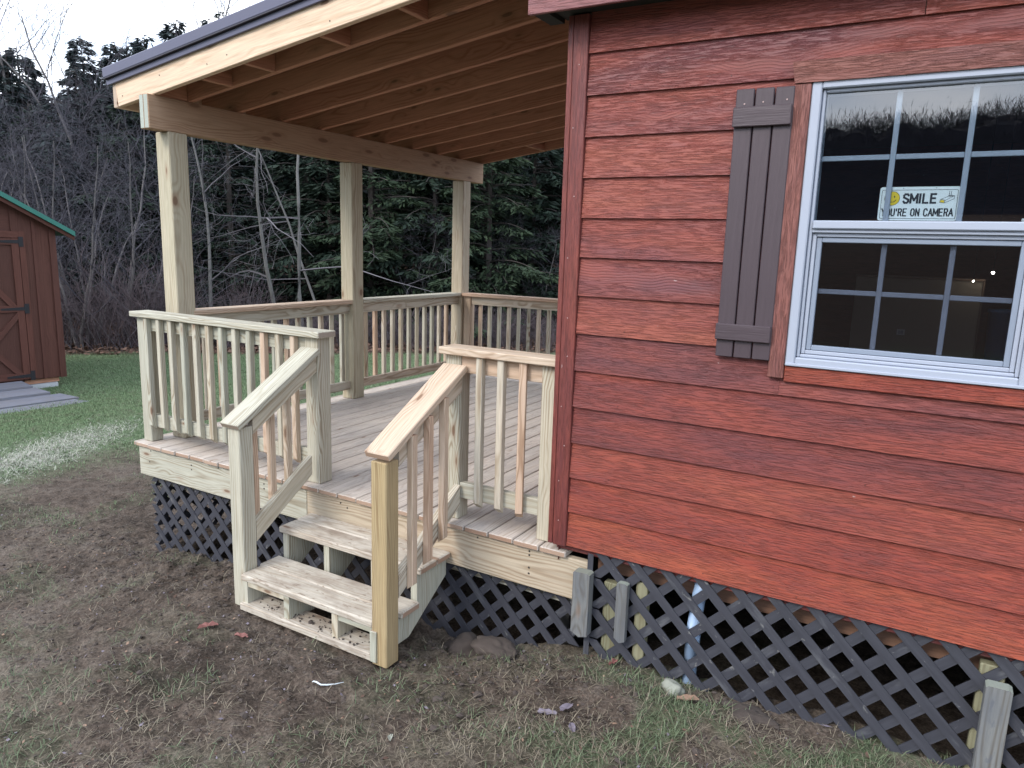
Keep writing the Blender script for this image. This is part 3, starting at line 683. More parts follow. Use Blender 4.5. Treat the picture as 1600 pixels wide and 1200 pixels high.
# side railings between the roof posts
for (ya, yb, lb) in ((.372, 1.958, 'side railing between the front and middle roof posts'), (2.102, 3.668, 'side railing between the middle and back roof posts')):
    R = thing('deck_railing', lb, 'railing', (-3.1, (ya + yb) / 2, 0))
    box('cap_rail', (-3.175, ya - .02 if ya < 1 else ya, .8665), (-3.028, ya + (yb - ya) + (.0 if ya < 1 else .0), .900), 'pt2', R, .004)
    box('top_rail', (-3.105, ya, .778), (-3.067, yb, .866), 'pt2', R, .003)
    box('bottom_rail', (-3.105, ya, .090), (-3.067, yb, .165), 'pt2', R, .003)
    y = ya + .130
    while y < yb - .03: baluster(R, -3.124, y, .09, .865, (-1, 0)); y += .1285
R = thing('deck_railing', 'back railing running from the back roof post to the cabin', 'railing', (-1.5, 3.74, 0))
box('railing_post', (-3.025, 3.70, .001), (-2.936, 3.789, .866), 'pink', R, .005)
box('cap_rail', (-3.026, 3.66, .8665), (-.002, 3.80, .900), 'pink', R, .004)
box('top_rail', (-2.9355, 3.722, .778), (-.002, 3.758, .866), 'pt2', R, .003)
box('bottom_rail', (-2.9355, 3.722, .090), (-.002, 3.758, .165), 'pt2', R, .003)
x = -2.85
while x < -.05: baluster(R, x, 3.777, .09, .865, (0, 1)); x += .1205

# ------------------------------------------------------------------ stairs
st = thing('wooden_steps', 'muddy two-tread wooden steps up to the porch deck', 'steps', (-1.1, -.25, -.5))
for x in (-1.548, -1.240, -.910, -.650):
    # side profile in y,z
    o = prism('stringer', [(x, -.522, -.508), (x, -.522, -.372), (x, -.236, -.372), (x, -.236, -.202), (x, .010, -.202), (x, .010, -.30), (x, -.30, -.508)], (.038, 0, 0), 'pt', st)
box('tread', (-1.552, -.528, -.3715), (-.648, -.391, -.336), 'tread', st, .006)
box('tread', (-1.572, -.387, -.3715), (-.584, -.249, -.336), 'tread', st, .006)
box('tread', (-1.572, -.246, -.2015), (-.584, -.108, -.166), 'tread', st, .006)
box('tread', (-1.580, -.104, -.2015), (-.584, .009, -.166), 'tread', st, .006)
box('base_board', (-1.552, -.541, -.532), (-.648, -.402, -.4935), 'tread', st, .004)
for a, b in ((-1.5095, -1.2405), (-.8715, -.6505)): box('cleat', (a, -.519, -.400), (b, -.500, -.3720), 'pt', st, .002)
ob = box('end_cleat', (-.650, -.545, -.528), (-.612, -.5285, -.3725), 'pt', st, .002)
def handrail(label, xa, xb, newx, mats, postmat, side):
    h = thing('stair_handrail', label, 'handrail', (newx + .045, -.45, -.5))
    yn = -.500 if side < 0 else -.535
    box('newel_post', (newx, yn, -.545), (newx + .090, yn + .089, .445 if side < 0 else .447), postmat, h, .005, label='amber toned newel post' if postmat == 'amber' else None)
    xc = (xa + xb) / 2
    y0, z0, y1, z1 = -.555, (.470 if side < 0 else .492), .045, (.808 if side < 0 else .818)
    if side < 0: y0 = -.528
    d = V((0, y1 - y0, z1 - z0)).normalized(); nrm = V((0, -d.z, d.y))
    board('cap_rail', V((xc, y0, z0)) - nrm * .017, V((xc, y1, z1)) - nrm * .017, (1, 0, 0), xb - xa, .034, mats[0], h, .004)
    # sloped rail under the cap
    x0 = newx + .0905 - .001 if False else newx + .030
    xr = newx + .045
    ya, yb = yn + .0895, .049
    zz = lambda y: z0 + (y - y0) * (z1 - z0) / (y1 - y0) - .040
    def slab(name, ya, yb, zt0, zt1, hgt, x0, x1, mat):
        return prism(name, [(x0, ya, zt0), (x0, yb, zt1), (x0, yb, zt1 - hgt), (x0, ya, zt0 - hgt)], (x1 - x0, 0, 0), mat, h)
    slab('top_rail', ya, yb, zz(ya), zz(yb), .100, newx + .052, newx + .089, mats[1])
    lo0, lo1 = (-.085, .205) if side < 0 else (-.115, .190)
    slab('lower_rail', ya, yb if side > 0 else .0, lo0, lo1 if side > 0 else lo1 - .02, .110, newx + .052, newx + .089, mats[1])
    bx = newx + .033 if side < 0 else newx + .108
    for j, y in enumerate((-.365, -.245, -.128) if side < 0 else (-.372, -.250, -.128)):
        zl = lo0 + (y - ya) * (lo1 - lo0) / (yb - ya)
        baluster(h, bx, y, zl - .135, zz(y) - .004, (side, 0), mats[2][j])
    return h
handrail('left stair handrail with pale green newel post at the foot of the steps', -1.668, -1.530, -1.645, ('pt', 'pt', ('pink', 'pt2', 'pink')), 'pt', -1)
handrail('right stair handrail with amber newel post and warm pinkish cap', -.668, -.528, -.646, ('pink', 'pt2', ('pink', 'pink', 'pink')), 'amber', 1)

# ------------------------------------------------------------------ lattice skirts
def lattice(parent, x0, x1, ztop, zbot, y, pu, u0, v0, wd=.040, th=.006, plane='x', other=0):
    hw = wd / math.sqrt(2)
    for fam, c0, yy in ((-1, u0, y), (1, v0, y + th + .001)):
        # fam 1: x = c + z ; fam -1: x = c - z
        kmin = int(math.floor((x0 - 1.2 - c0) / pu)); kmax = int(math.ceil((x1 + 1.2 - c0) / pu))
        for k in range(kmin, kmax + 1):
            c = c0 + k * pu; za, zb = zbot, ztop
            if fam == 1: za = max(za, x0 - c + hw); zb = min(zb, x1 - c - hw)
            else: zb = min(zb, c - x0 - hw); za = max(za, c - x1 + hw)
            if zb - za < .035: continue
            xa, xb = c + fam * za, c + fam * zb
            P = [(xa - hw, za), (xa + hw, za), (xb + hw, zb), (xb - hw, zb)]
            f = (lambda p: (p[0], yy, p[1])) if plane == 'x' else (lambda p: (yy, p[0], p[1]))
            d = (0, th, 0) if plane == 'x' else (th, 0, 0)
            pts = [f(p) for p in P]
            # order so the local X runs along the strip
            prism('lattice_strip', [pts[0], pts[3], pts[2], pts[1]], d, 'lattice', parent)
L1 = thing('lattice_skirt', 'charcoal wooden lattice skirting below the front of the deck', 'lattice', (-1.5, .06, -.7))
lattice(L1, -3.19, .150, -.2365, -.86, .052, .148, -.665, -.205)
L2 = thing('lattice_skirt', 'charcoal wooden lattice skirting below the red cabin wall', 'lattice', (1.5, .0, -.5))
lattice(L2, .205, 3.0, .036, -.62, -.006, .1515, 1.658, 1.681)
box('corner_strip', (.197, -.009, -.60), (.225, -.0065, .025), 'lattice', L2, .001)
L3 = thing('lattice_skirt', 'charcoal lattice skirting along the left side of the deck', 'lattice', (-3.2, 1.9, -.8))
lattice(L3, .07, 3.8, -.2365, -.90, -3.205, .148, 0, 0, plane='y')
ca, cb = -.7, -.35
def stake(name, lab, x0, x1, y0, y1, z0, z1, mat, tip=.02, cat='stake'):
    o = prism(name, [(x1, y0, z0 + tip * .6), (x1, y0, z1 - tip * .3), (x1 - .012, y0, z1), (x0 + .008, y0, z1 - .002), (x0, y0, z1 - tip * .4), (x0, y0, z0 + tip), ((x0 + x1) / 2, y0, z0)], (0, y1 - y0, 0), mat)
    return tag(o, lab, cat)
stake('wooden_stake', 'thick sawn stake with tan side face at the corner of the two lattices', .150, .232, -.060, -.0095, -.372, -.052, 'stake')
stake('wooden_stake', 'slim grey stake in front of the lattice, just right of the thick one', .357, .408, -.040, -.0095, -.352, -.062, 'stake')
stake('wooden_stake', 'grey stake in front of the lattice at the lower right edge of the picture', 1.755, 1.835, -.060, -.0095, -.56, -.062, 'stake')
for (x0, x1, zt, lb) in ((.275, .368, -.10, 'greenish support post behind the lattice between the two left stakes'), (.430, .486, -.06, 'light narrow support post behind the lattice left of the blue pipe'), (1.735, 1.815, -.02, 'light yellow support post behind the lattice at the lower right')):
    tag(box('support_post', (x0, .012, -.60), (x1, .055, zt), 'skirtpost', None, .004), lb, 'post')
vs, fs = tubes([([(.69, .05, -.60), (.69, .05, -.30), (.69, .05, -.298), (.69, .05, -.252), (.69, .05, -.25), (.705, .05, -.06), (.708, .055, -.02), (.708, .12, .0)], [.030, .030, .034, .034, .030, .030, .030, .030])], 14)
tag(pyobj('water_pipe', vs, fs, 'pipe', None, True), 'pale blue plastic pipe rising behind the lattice below the cabin', 'pipe')
# unseen dark walls, added to shut light out of the crawl space
box('crawl_shade_wall', (.05, 4.5, -1.2), (CX1, 4.6, -.06), 'dark', cab, 0); box('crawl_shade_wall', (CX1 - .1, .10, -1.2), (CX1, 4.49, -.06), 'dark', cab, 0)
box('crawl_shade_wall', (-.01, .16, -1.2), (.04, 4.49, -.06), 'dark', cab, 0)

# ------------------------------------------------------------------ shed
sh = thing('garden_shed', 'small dark red board-and-batten shed with green metal roof', 'shed', (-9.93, 1.4, -.85))
e1 = V((.10, .995, 0)).normalized(); nn1 = V((.995, -.10, 0)).normalized(); o0 = V((-9.9, 3.10, 0))   # right front corner
def sp(a, b, z): p = o0 - e1 * a + nn1 * b; return (p.x, p.y, z)          # a metres left of the corner, b metres in front
slope = .56; zE = 1.47
zr = lambda a: zE + a * slope
ridge = 1.75
def sprism(name, poly_, b0, th, mat, par=sh):
    P_ = [sp(a, b0, z) for a, z in poly_]
    if name in ('board', 'batten', 'corner_board', 'door', 'door_trim', 'door_rail') and abs(poly_[1][0] - poly_[0][0]) < .3 or name == 'door': P_ = P_[1:] + P_[:1]
    return prism(name, P_, nn1 * th, mat, par)
sprism('front_wall', [(0, -.73), (3.5, -.73), (3.5, zE), (ridge, zr(ridge)), (0, zE)], -.05, .04, 'shedwood')
a = .0; j = 0
while a < 3.45:
    b_ = min(a + .285, 3.5)
    if not (.55 < (a + b_) / 2 < 2.4):
        zt = lambda q: zr(q) if q < ridge else zr(3.5 - q)
        sprism('board', [(a + .003, -.72), (b_ - .003, -.72), (b_ - .003, zt(b_)), (a + .003, zt(a))], -.009, .018, 'shedwood')
        if j: sprism('batten', [(a - .022, -.72), (a + .022, -.72), (a + .022, zt(a)), (a - .022, zt(a))], .010, .016, 'shedtrim')
    a = b_; j += 1
sprism('corner_board', [(.0, -.73), (.085, -.73), (.085, zE + .02), (0, zE)], .010, .02, 'shedtrim')
sprism('side_wall', [(0, -.73), (.03, -.73), (.03, zE), (0, zE)], -2.6, 2.55, 'shedwood')
sprism('side_wall', [(3.47, -.73), (3.5, -.73), (3.5, zE), (3.47, zE)], -2.6, 2.55, 'shedwood')
sprism('back_wall', [(0, -.73), (3.5, -.73), (3.5, zE), (ridge, zr(ridge)), (0, zE)], -2.64, .03, 'shedwood')
for (a0, a1, z0, z1) in ((-.22, ridge, zE - .22 * slope + .03, zr(ridge) + .03), (3.72, ridge, zE - .22 * slope + .03, zr(ridge) + .03)):
    sprism('roof_panel', [(a0, z0 - .004), (a1, z1 - .004), (a1, z1 + .065), (a0, z0 + .065)], -2.8, 2.965, 'greenmetal')
    sprism('rake_board', [(a0, z0 - .065), (a1, z1 - .065), (a1, z1 - .006), (a0, z0 - .006)], .10, .03, 'shedtrim')
# double door
for (d0, d1) in ((.49, 1.44), (1.46, 2.41)):
    dr = sprism('door', [(d0, -.70), (d1, -.70), (d1, 1.32), (d0, 1.32)], -.008, .016, 'shedwood')
    rail = lambda P: sprism('door_rail', P, .0085, .022, 'shedtrim', dr)
    rail([(d0, -.70), (d0 + .09, -.70), (d0 + .09, 1.32), (d0, 1.32)]); rail([(d1 - .09, -.70), (d1, -.70), (d1, 1.32), (d1 - .09, 1.32)])
    for z in (-.70, .28, 1.23): rail([(d0 + .091, z), (d1 - .091, z), (d1 - .091, z + .09), (d0 + .091, z + .09)])
    rail([(d0 + .091, .279), (d0 + .091, .18), (d1 - .19, -.609), (d1 - .091, -.609)]); rail([(d0 + .091, .371), (d0 + .19, .371), (d1 - .091, 1.229), (d1 - .19, 1.229)])
    rail([(d1 - .091, .279), (d1 - .091, .18), (d0 + .19, -.609), (d0 + .091, -.609)])
    if d0 < 1:
        for z in (-.655, .325, 1.275):
            sprism('hinge', [(d0 - .06, z - .07), (d0 + .0, z - .07), (d0 + .0, z + .07), (d0 - .06, z + .07)], .031, .006, 'hinge', dr)
            sprism('hinge', [(d0 + .001, z - .025), (d0 + .30, z - .012), (d0 + .30, z + .012), (d0 + .001, z + .025)], .031, .006, 'hinge', dr)
sprism('door_trim', [(.405, -.70), (.482, -.70), (.482, 1.42), (.405, 1.42)], .010, .02, 'shedtrim')
sprism('door_trim', [(.483, 1.33), (2.5, 1.33), (2.5, 1.42), (.483, 1.42)], .010, .02, 'shedtrim')
sprism('floor_skid', [(.08, -.80), (.55, -.80), (.55, -.73), (.08, -.73)], -.35, .30, 'fir')
sprism('floor_skid', [(.6, -.80), (3.4, -.80), (3.4, -.731), (.6, -.731)], -.40, .30, 'dark')
cbk = prism('concrete_block', [sp(.12, .0, -.90), sp(.5, .0, -.90), sp(.5, .0, -.805), sp(.12, .0, -.805)], nn1 * -.2, 'block'); tag(cbk, 'grey concrete block under the right corner of the red shed', 'concrete block')
rp = thing('shed_ramp', 'blue-grey weathered board ramp in front of the shed door', 'ramp', sp(1.6, .7, -.86))
for j, (b0, b1, z, a0) in enumerate(((.03, .42, -.72, .62), (.44, .80, -.765, .60), (.86, 1.20, -.81, .45), (1.22, 1.50, -.845, .42))):
    prism('ramp_board', [sp(a0 - .0, b0, z), sp(3.0, b0, z), sp(3.0, b1, z - .02), sp(a0 - .05 * j, b1, z - .02)], (0, 0, -.045), 'ramp', rp)
prism('ramp_frame', [sp(.66, .05, -.80), sp(2.9, .05, -.80), sp(2.9, .8, -.83), sp(.66, .8, -.83)], (0, 0, -.10), 'ramp', rp)

# ------------------------------------------------------------------ vegetation meshes
def bulk(name, verts, faces_n, mat, smooth=False):
    """verts (N,3) float array; consecutive groups of faces_n vertices make one face"""
    me = bpy.data.meshes.new(name); n = len(verts); me.vertices.add(n); me.vertices.foreach_set('co', verts.astype(np.float32).ravel())
    me.loops.add(n); me.loops.foreach_set('vertex_index', np.arange(n, dtype=np.int32)); me.polygons.add(n // faces_n)
    me.polygons.foreach_set('loop_start', np.arange(0, n, faces_n, dtype=np.int32)); me.update(calc_edges=True); me.materials.append(M[mat]); return me
def sprays(c, d, L, Wd, rs):
    """leaf-like kites: centres c, directions d, lengths, widths"""
    n = len(c); d = d / np.linalg.norm(d, axis=1, keepdims=True); up = rs.normal(size=(n, 3)) * .5 + np.array([0, 0, 1.])
    s = np.cross(d, up); s /= np.linalg.norm(s, axis=1, keepdims=True) + 1e-9
    L = L[:, None]; Wd = Wd[:, None]
    return np.stack([c, c + d * L * .45 + s * Wd, c + d * L, c + d * L * .45 - s * Wd], 1).reshape(-1, 3)
def hemlock(h, r, n, seed):
    rs = np.random.default_rng(seed)
    paths = [([(0, 0, -.5), (.05, 0, h * .4), (0, .03, h * .8), (0, 0, h)], [.014 * h + .04, .010 * h + .02, .03, .008])]
    cs, ds = [], []; nb = int(h * 13)
    for k in range(nb):
        z = h * (.05 + .94 * (k + rs.random()) / nb); fr_ = 1 - z / h
        R = r * (fr_ ** .75) * rs.uniform(.65, 1.15) + .12; a = rs.random() * 6.283
        dx, dy = math.cos(a), math.sin(a); m = max(3, int(R / .28))
        dr = rs.uniform(.15, .42); pts = []
        for i in range(m + 1):
            t_ = i / m; pts.append((dx * R * t_, dy * R * t_, z + R * (.22 * t_ - dr * t_ * t_)))
        paths.append((pts, [.022 * (1 - .85 * i / m) + .003 for i in range(m + 1)]))
        q = int(n / nb * (R / r) * 1.6) + 4
        t_ = rs.random(q) ** .6; side = rs.uniform(-1, 1, q) * (.42 * R * (1.05 - t_) + .10)
        cx = dx * R * t_ - dy * side; cy = dy * R * t_ + dx * side
        cz = z + R * (.22 * t_ - dr * t_ * t_) - np.abs(side) * .25 - rs.random(q) * .14
        cs.append(np.stack([cx, cy, cz], 1)); sg_ = np.sign(side)
        ds.append(np.stack([dx * .6 - dy * sg_ * .8 + rs.normal(size=q) * .3, dy * .6 + dx * sg_ * .8 + rs.normal(size=q) * .3, -.35 + rs.normal(size=q) * .22], 1))
    c, d_ = np.concatenate(cs), np.concatenate(ds); m_ = len(c)
    return paths, sprays(c, d_, rs.uniform(.14, .34, m_), rs.uniform(.018, .048, m_), rs)
HEM = []
for i, (h, r, n, mt) in enumerate(((12, 2.9, 15000, 'hemleaf'), (9, 2.6, 14000, 'hemleaf2'), (14, 3.0, 16000, 'hemleaf3'), (6, 2.1, 9000, 'hemleaf'), (10.5, 2.4, 13000, 'hemleaf3'), (6.2, 1.7, 18000, 'hemleaf_haze'), (7.4, 1.8, 20000, 'hemleaf_haze'))):
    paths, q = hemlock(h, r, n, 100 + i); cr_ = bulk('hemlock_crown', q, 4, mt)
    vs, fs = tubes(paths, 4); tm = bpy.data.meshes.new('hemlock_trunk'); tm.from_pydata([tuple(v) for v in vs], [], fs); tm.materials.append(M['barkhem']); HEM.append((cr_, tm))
def st2xy(s, t_): return (-.67 * s + .742 * t_, .742 * s + .67 * t_)
def place_hem(i, s, t_, sc, rz, label='dark evergreen hemlock standing in the wood edge', group='hemlocks in the woods'):
    x, y = st2xy(s, t_); z = float(gz(x, y, False))
    T = thing('hemlock_tree', label, 'tree', (x, y, z), group, rz); T.scale = (sc, sc, sc)
    MW[T.name] = T.matrix_basis.copy()
    m = Matrix.Translation((x, y, z)) @ Matrix.Rotation(rz, 4, 'Z') @ Matrix.Scale(sc, 4)
    MW[T.name] = m; T.matrix_basis = m
    link('crown', HEM[i][0], T, m); link('trunk', HEM[i][1], T, m)
rr = random.Random(5)
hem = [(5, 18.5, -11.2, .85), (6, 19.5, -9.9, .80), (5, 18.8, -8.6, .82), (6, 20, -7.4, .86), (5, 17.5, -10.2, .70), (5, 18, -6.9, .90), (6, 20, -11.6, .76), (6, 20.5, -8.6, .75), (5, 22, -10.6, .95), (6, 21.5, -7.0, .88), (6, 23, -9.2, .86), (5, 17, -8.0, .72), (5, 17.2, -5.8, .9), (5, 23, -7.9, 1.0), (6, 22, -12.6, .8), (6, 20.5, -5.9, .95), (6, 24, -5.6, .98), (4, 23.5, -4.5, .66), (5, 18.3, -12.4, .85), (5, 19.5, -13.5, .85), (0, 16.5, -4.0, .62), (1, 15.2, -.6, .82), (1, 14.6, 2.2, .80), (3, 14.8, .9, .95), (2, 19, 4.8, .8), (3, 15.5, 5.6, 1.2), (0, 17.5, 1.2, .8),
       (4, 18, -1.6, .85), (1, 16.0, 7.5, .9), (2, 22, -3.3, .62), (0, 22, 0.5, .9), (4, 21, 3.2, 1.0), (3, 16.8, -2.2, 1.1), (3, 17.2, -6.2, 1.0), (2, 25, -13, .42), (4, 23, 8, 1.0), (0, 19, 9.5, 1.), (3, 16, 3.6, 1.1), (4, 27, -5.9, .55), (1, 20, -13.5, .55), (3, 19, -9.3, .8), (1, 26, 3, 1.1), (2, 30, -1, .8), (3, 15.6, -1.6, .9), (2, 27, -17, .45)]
def hlab(i, s, t_):
    if s > 22.5: return 'dark hemlock far back in the woods', 'hemlocks far back in the woods'
    if t_ < -6: return 'dark pointed hemlock against the white sky at the upper left', 'pointed hemlocks at the upper left'
    if t_ < -1.2: return 'dark hemlock behind the pale trunks between the front and middle roof posts', 'hemlocks behind the pale trunks'
    if t_ < 1.8: return 'green hemlock seen between the middle and back roof posts', 'hemlocks between the middle and back posts'
    return 'dense hemlock behind the back railing near the cabin corner', 'hemlocks behind the back railing'
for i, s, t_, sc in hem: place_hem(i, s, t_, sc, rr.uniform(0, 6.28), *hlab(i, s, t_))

def bare(h, seed, r0=.06, spread=.5, levels=4, lean=(0, 0), first=.25, up=.25, dens=1.0, wob=.05):
    """a leafless tree: trunk path and everything above it, as tube paths"""
    rs = random.Random(seed); trunk = []; crown = []
    def limb(p, d, L, r, lev, out):
        wb = wob if lev == 0 else wob * 2.4; n = 10 if lev == 0 else 7 if lev < 3 else 4; pts = [p]; rad = [r]; q = V(p); dd = V(d)
        for i in range(n):
            dd = (dd + V((rs.gauss(0, wb), rs.gauss(0, wb), rs.gauss(0, wb) + up * .10 * (lev > 0)))).normalized(); q = q + dd * (L / n); pts.append(q.copy()); rad.append(max(.0030, r * (1 - .8 * (i + 1) / n)))
        out.append((pts, rad)); return pts, rad, dd
    pts, rad, dd = limb(V((0, 0, -.2)), V((lean[0], lean[1], 1)).normalized(), h, r0, 0, trunk)
    def grow(pts, rad, L, lev):
        if lev > levels: return
        nb = max(2, int((9 if lev == 1 else 6 if lev == 2 else 5) * dens)) + rs.randint(0, 2)
        for j in range(nb):
            t_ = first + (1 - first) * (j + rs.random()) / nb if lev == 1 else .15 + .8 * rs.random()
            k = min(len(pts) - 2, int(t_ * (len(pts) - 1))); f = t_ * (len(pts) - 1) - k
            p = V(pts[k]).lerp(V(pts[k + 1]), f); d0 = (V(pts[k + 1]) - V(pts[k])).normalized(); r = rad[k] * (1 - f) + rad[k + 1] * f
            a = rs.uniform(0, 6.283); s1 = d0.orthogonal().normalized(); s2 = d0.cross(s1); sd_ = s1 * math.cos(a) + s2 * math.sin(a)
            d = (d0 * (1 - spread) + sd_ * spread + V((0, 0, up))).normalized()
            LL = L * rs.uniform(.35, .62) * (1.15 - .5 * t_)
            P, Rr, _ = limb(p, d, LL, r * .58, lev, crown); grow(P, Rr, LL, lev + 1)
    grow(pts, rad, h, 1); return trunk, crown
def bare_meshes(name, tr, cr_, mat_t, mat_c, sides=4):
    out = []
    for nm, pp, mt, sd_ in (('trunk', tr, mat_t, 7), ('crown', cr_, mat_c, 3)):
        vs, fs = tubes(pp, sd_); m2 = bpy.data.meshes.new(name + '_' + nm); m2.from_pydata([tuple(v) for v in vs], [], fs); m2.materials.append(M[mt]); out.append(m2)
    return out
def place_bare(name, meshes, s, t_, sc, rz, label, group=None, cat='tree', crown='crown'):
    x, y = st2xy(s, t_); z = float(gz(x, y, False)); m = Matrix.Translation((x, y, z)) @ Matrix.Rotation(rz, 4, 'Z') @ Matrix.Scale(sc, 4)
    T = thing(name, label, cat, (x, y, z), group); MW[T.name] = m; T.matrix_basis = m
    link('trunk', meshes[0], T, m); link(crown, meshes[1], T, m)
BT = [bare_meshes('bare_tree', *bare(h, 300 + i, r0, sp_, 3, ln, fi, upv, de, .09), 'barkl', 'twig') for i, (h, r0, sp_, ln, fi, upv, de) in enumerate((
    (8, .075, .48, (-.10, -.05), .3, .30, 1.0), (7, .055, .55, (-.18, 0), .2, .22, 1.1), (9, .07, .42, (.05, .1), .4, .35, .9), (6, .05, .62, (-.25, -.1), .15, .15, 1.1)))]
def clump(seed, k, h):
    T_, C_ = [], []
    for j in range(k):
        a = 2.2 + 2.9 * j / k; tr, cr_ = bare(h * (.75 + .25 * ((j * 7) % 3) / 2), seed + j, .038, .55, 3, (.42 * math.cos(a) - .1, .42 * math.sin(a)), .22, .10, .72, .08)
        off = V((.12 * math.cos(a), .12 * math.sin(a), 0))
        for L_, O_ in ((tr, T_), (cr_, C_)):
            for p_, r_2 in L_: O_.append(([V(q) + off for q in p_], r_2))
    return T_, C_
CL = [bare_meshes('bare_clump', *clump(610 + 9 * i, k, h), 'barkl', 'twig') for i, (k, h) in enumerate(((5, 5.6), (4, 4.6), (5, 6.2)))]
# pale leaning trunks seen between the porch posts (s, t of the foot)
PALE = bare_meshes('pale_tree', *bare(6.0, 411, .045, .66, 4, (-.05, -.04), .25, .05, .45, .07), 'bark', 'barkd')
PALE3 = bare_meshes('pale_tree', *bare(6.0, 423, .036, .66, 4, (-.10, -.08), .25, .02, .45, .08), 'bark', 'barkd')
PALE4 = bare_meshes('pale_tree', *bare(6.5, 431, .055, .68, 4, (-.115, -.10), .2, -.05, .45, .07), 'bark', 'barkd')
PALE2 = bare_meshes('pale_tree', *bare(6.5, 417, .050, .66, 4, (-.10, -.09), .25, -.05, .45, .07), 'bark', 'barkd')
place_bare('bare_tree', PALE, 13.2, -3.95, 1.0, .05, 'thin pale bare tree nearest the front roof post')
place_bare('bare_tree', PALE2, 13.0, -2.5, 1.0, 0, 'leaning pale trunk, left one of the close pair between roof posts')
place_bare('bare_tree', PALE4, 13.1, -2.05, 1.0, .1, 'leaning mottled trunk, right one of the close pair between roof posts')
place_bare('bare_tree', PALE3, 13.4, -1.6, 1.0, 0, 'slim pale trunk just left of the middle roof post')
for (i, s, t_, sc, rz) in ((0, 13.4, -7.6, .92, .3), (1, 13.0, -6.3, 1.0, -.2), (2, 14.6, -6.6, .85, .2), (1, 13.2, -8.8, .95, .5), (2, 15.2, -9.2, .8, .1), (1, 13.6, -9.8, .9, .4), (2, 16.5, -7.9, .9, -.3)):
    place_bare('bare_tree', CL[i], s, t_, sc, rz, 'multi-stemmed bare tree fanning out of the thicket right of the shed', 'multi-stemmed bare trees in the thicket')
lab = 'leafless grey tree tangled in the thicket behind the shed'
for (i, s, t_, sc) in ((0, 14.2, -9.6, .55), (1, 13.4, -8.4, .60), (3, 13.6, -7.3, .72), (0, 16.5, -7.0, .66), (3, 13.0, -6.4, .70), (2, 14.2, -6.0, .56), (1, 13.8, -5.2, .64), (1, 14.0, -11.6, .65), (3, 13.5, -9.2, .66), (3, 13.3, -5.6, .72), (3, 14.6, -8.1, .74), (3, 13.2, -4.7, .62)):
    place_bare('bare_tree', BT[i], s, t_, sc, rr.uniform(-.5, .7), lab, 'bare trees in the thicket')
for (i, s, t_, sc) in ((3, 14.2, .4, .45), (1, 13.9, 2.2, .42), (3, 14.4, 3.4, .42)):
    place_bare('bare_tree', BT[i], s, t_, sc, rr.uniform(0, 6), 'small leafless tree at the wood edge behind the deck', 'small bare trees behind the deck')
# tall bare tops above the porch roof edge
for (i, s, t_, sc) in ((2, 21, -5.4, .95), (0, 22, -4.2, 1.15), (3, 24, -6.0, 1.2)):
    place_bare('bare_tree', BT[i], s, t_, sc, rr.uniform(0, 6), 'tall bare tree rising against the sky above the porch roof edge', 'tall bare trees above the roof edge')
# brush: fans of thin stems
def brush(seed, h=1.6, n=46):
    rs = random.Random(seed); st_, tw = [], []
    for k in range(n):
        a = rs.uniform(0, 6.283); b = rs.uniform(.1, .75); p = V((rs.gauss(0, .22), rs.gauss(0, .22), -.05)); d = V((math.cos(a) * b, math.sin(a) * b, 1)).normalized(); L = h * rs.uniform(.5, 1.05); pts = [p]
        for i in range(4): d = (d + V((rs.gauss(0, .12), rs.gauss(0, .12), -.06))).normalized(); p = p + d * L / 4; pts.append(p.copy())
        (st_ if k < 9 else tw).append((pts, [.008, .007, .005, .004, .002]))
        for j in range(9):
            q = pts[rs.randint(1, 3)].lerp(pts[rs.randint(2, 4)], rs.random()); dd = (d + V((rs.gauss(0, .7), rs.gauss(0, .7), rs.gauss(.1, .5)))).normalized(); l2 = L * rs.uniform(.12, .34)
            tw.append(([q, q + dd * l2 * .5, q + dd * l2 + V((0, 0, rs.gauss(0, .04)))], [.0035, .003, .0016]))
    return st_, tw
BR = [bare_meshes('brush', *brush(500 + i, h), 'barkd', 'twigp') for i, h in enumerate((1.7, 1.3, 2.2))]
for k in range(46):
    t_ = -12.6 + 18.6 * (k + rr.random() * .8) / 46; s = 12.45 + rr.random() * 1.1; i = rr.choice([0, 1, 2] if t_ < -3 else [1, 1, 0])
    left = t_ < -4.5
    place_bare('bare_shrub', BR[i], s, t_, rr.uniform(.75, 1.1) * (1 if left else .72), rr.uniform(0, 6), 'leafless purplish brush in the thicket beside the shed' if left else 'low leafless shrub at the wood edge behind the deck', 'brush in the thicket' if left else 'low shrubs behind the deck', 'shrub', 'twigs')
for (i, s, t_, sc) in ((2, 19.0, -10.4, .86), (0, 18.0, -8.2, .88), (2, 20.0, -9.3, .88), (1, 18.6, -6.9, 1.05)):
    place_bare('bare_tree', BT[i], s, t_, sc, rr.uniform(0, 6), 'bare tree reaching up among the hemlock tops at the upper left', 'bare trees among the hemlock tops')
# ground litter and understory in the woods
n = 26000; s = rng.uniform(12.1, 17, n); t_ = rng.uniform(-15, 9, n); x, y = -.67 * s + .742 * t_, .742 * s + .67 * t_
c = np.stack([x, y, gz(x, y, False) + rng.uniform(.0, .10, n)], 1)
tag(link('leaf_litter', bulk('leaf_litter', sprays(c, rng.normal(size=(n, 3)) * [1, 1, .35], rng.uniform(.05, .12, n), rng.uniform(.02, .04, n), rng), 4, 'litter')), 'brown leaf litter along the foot of the woods', 'leaf litter', kind='stuff')
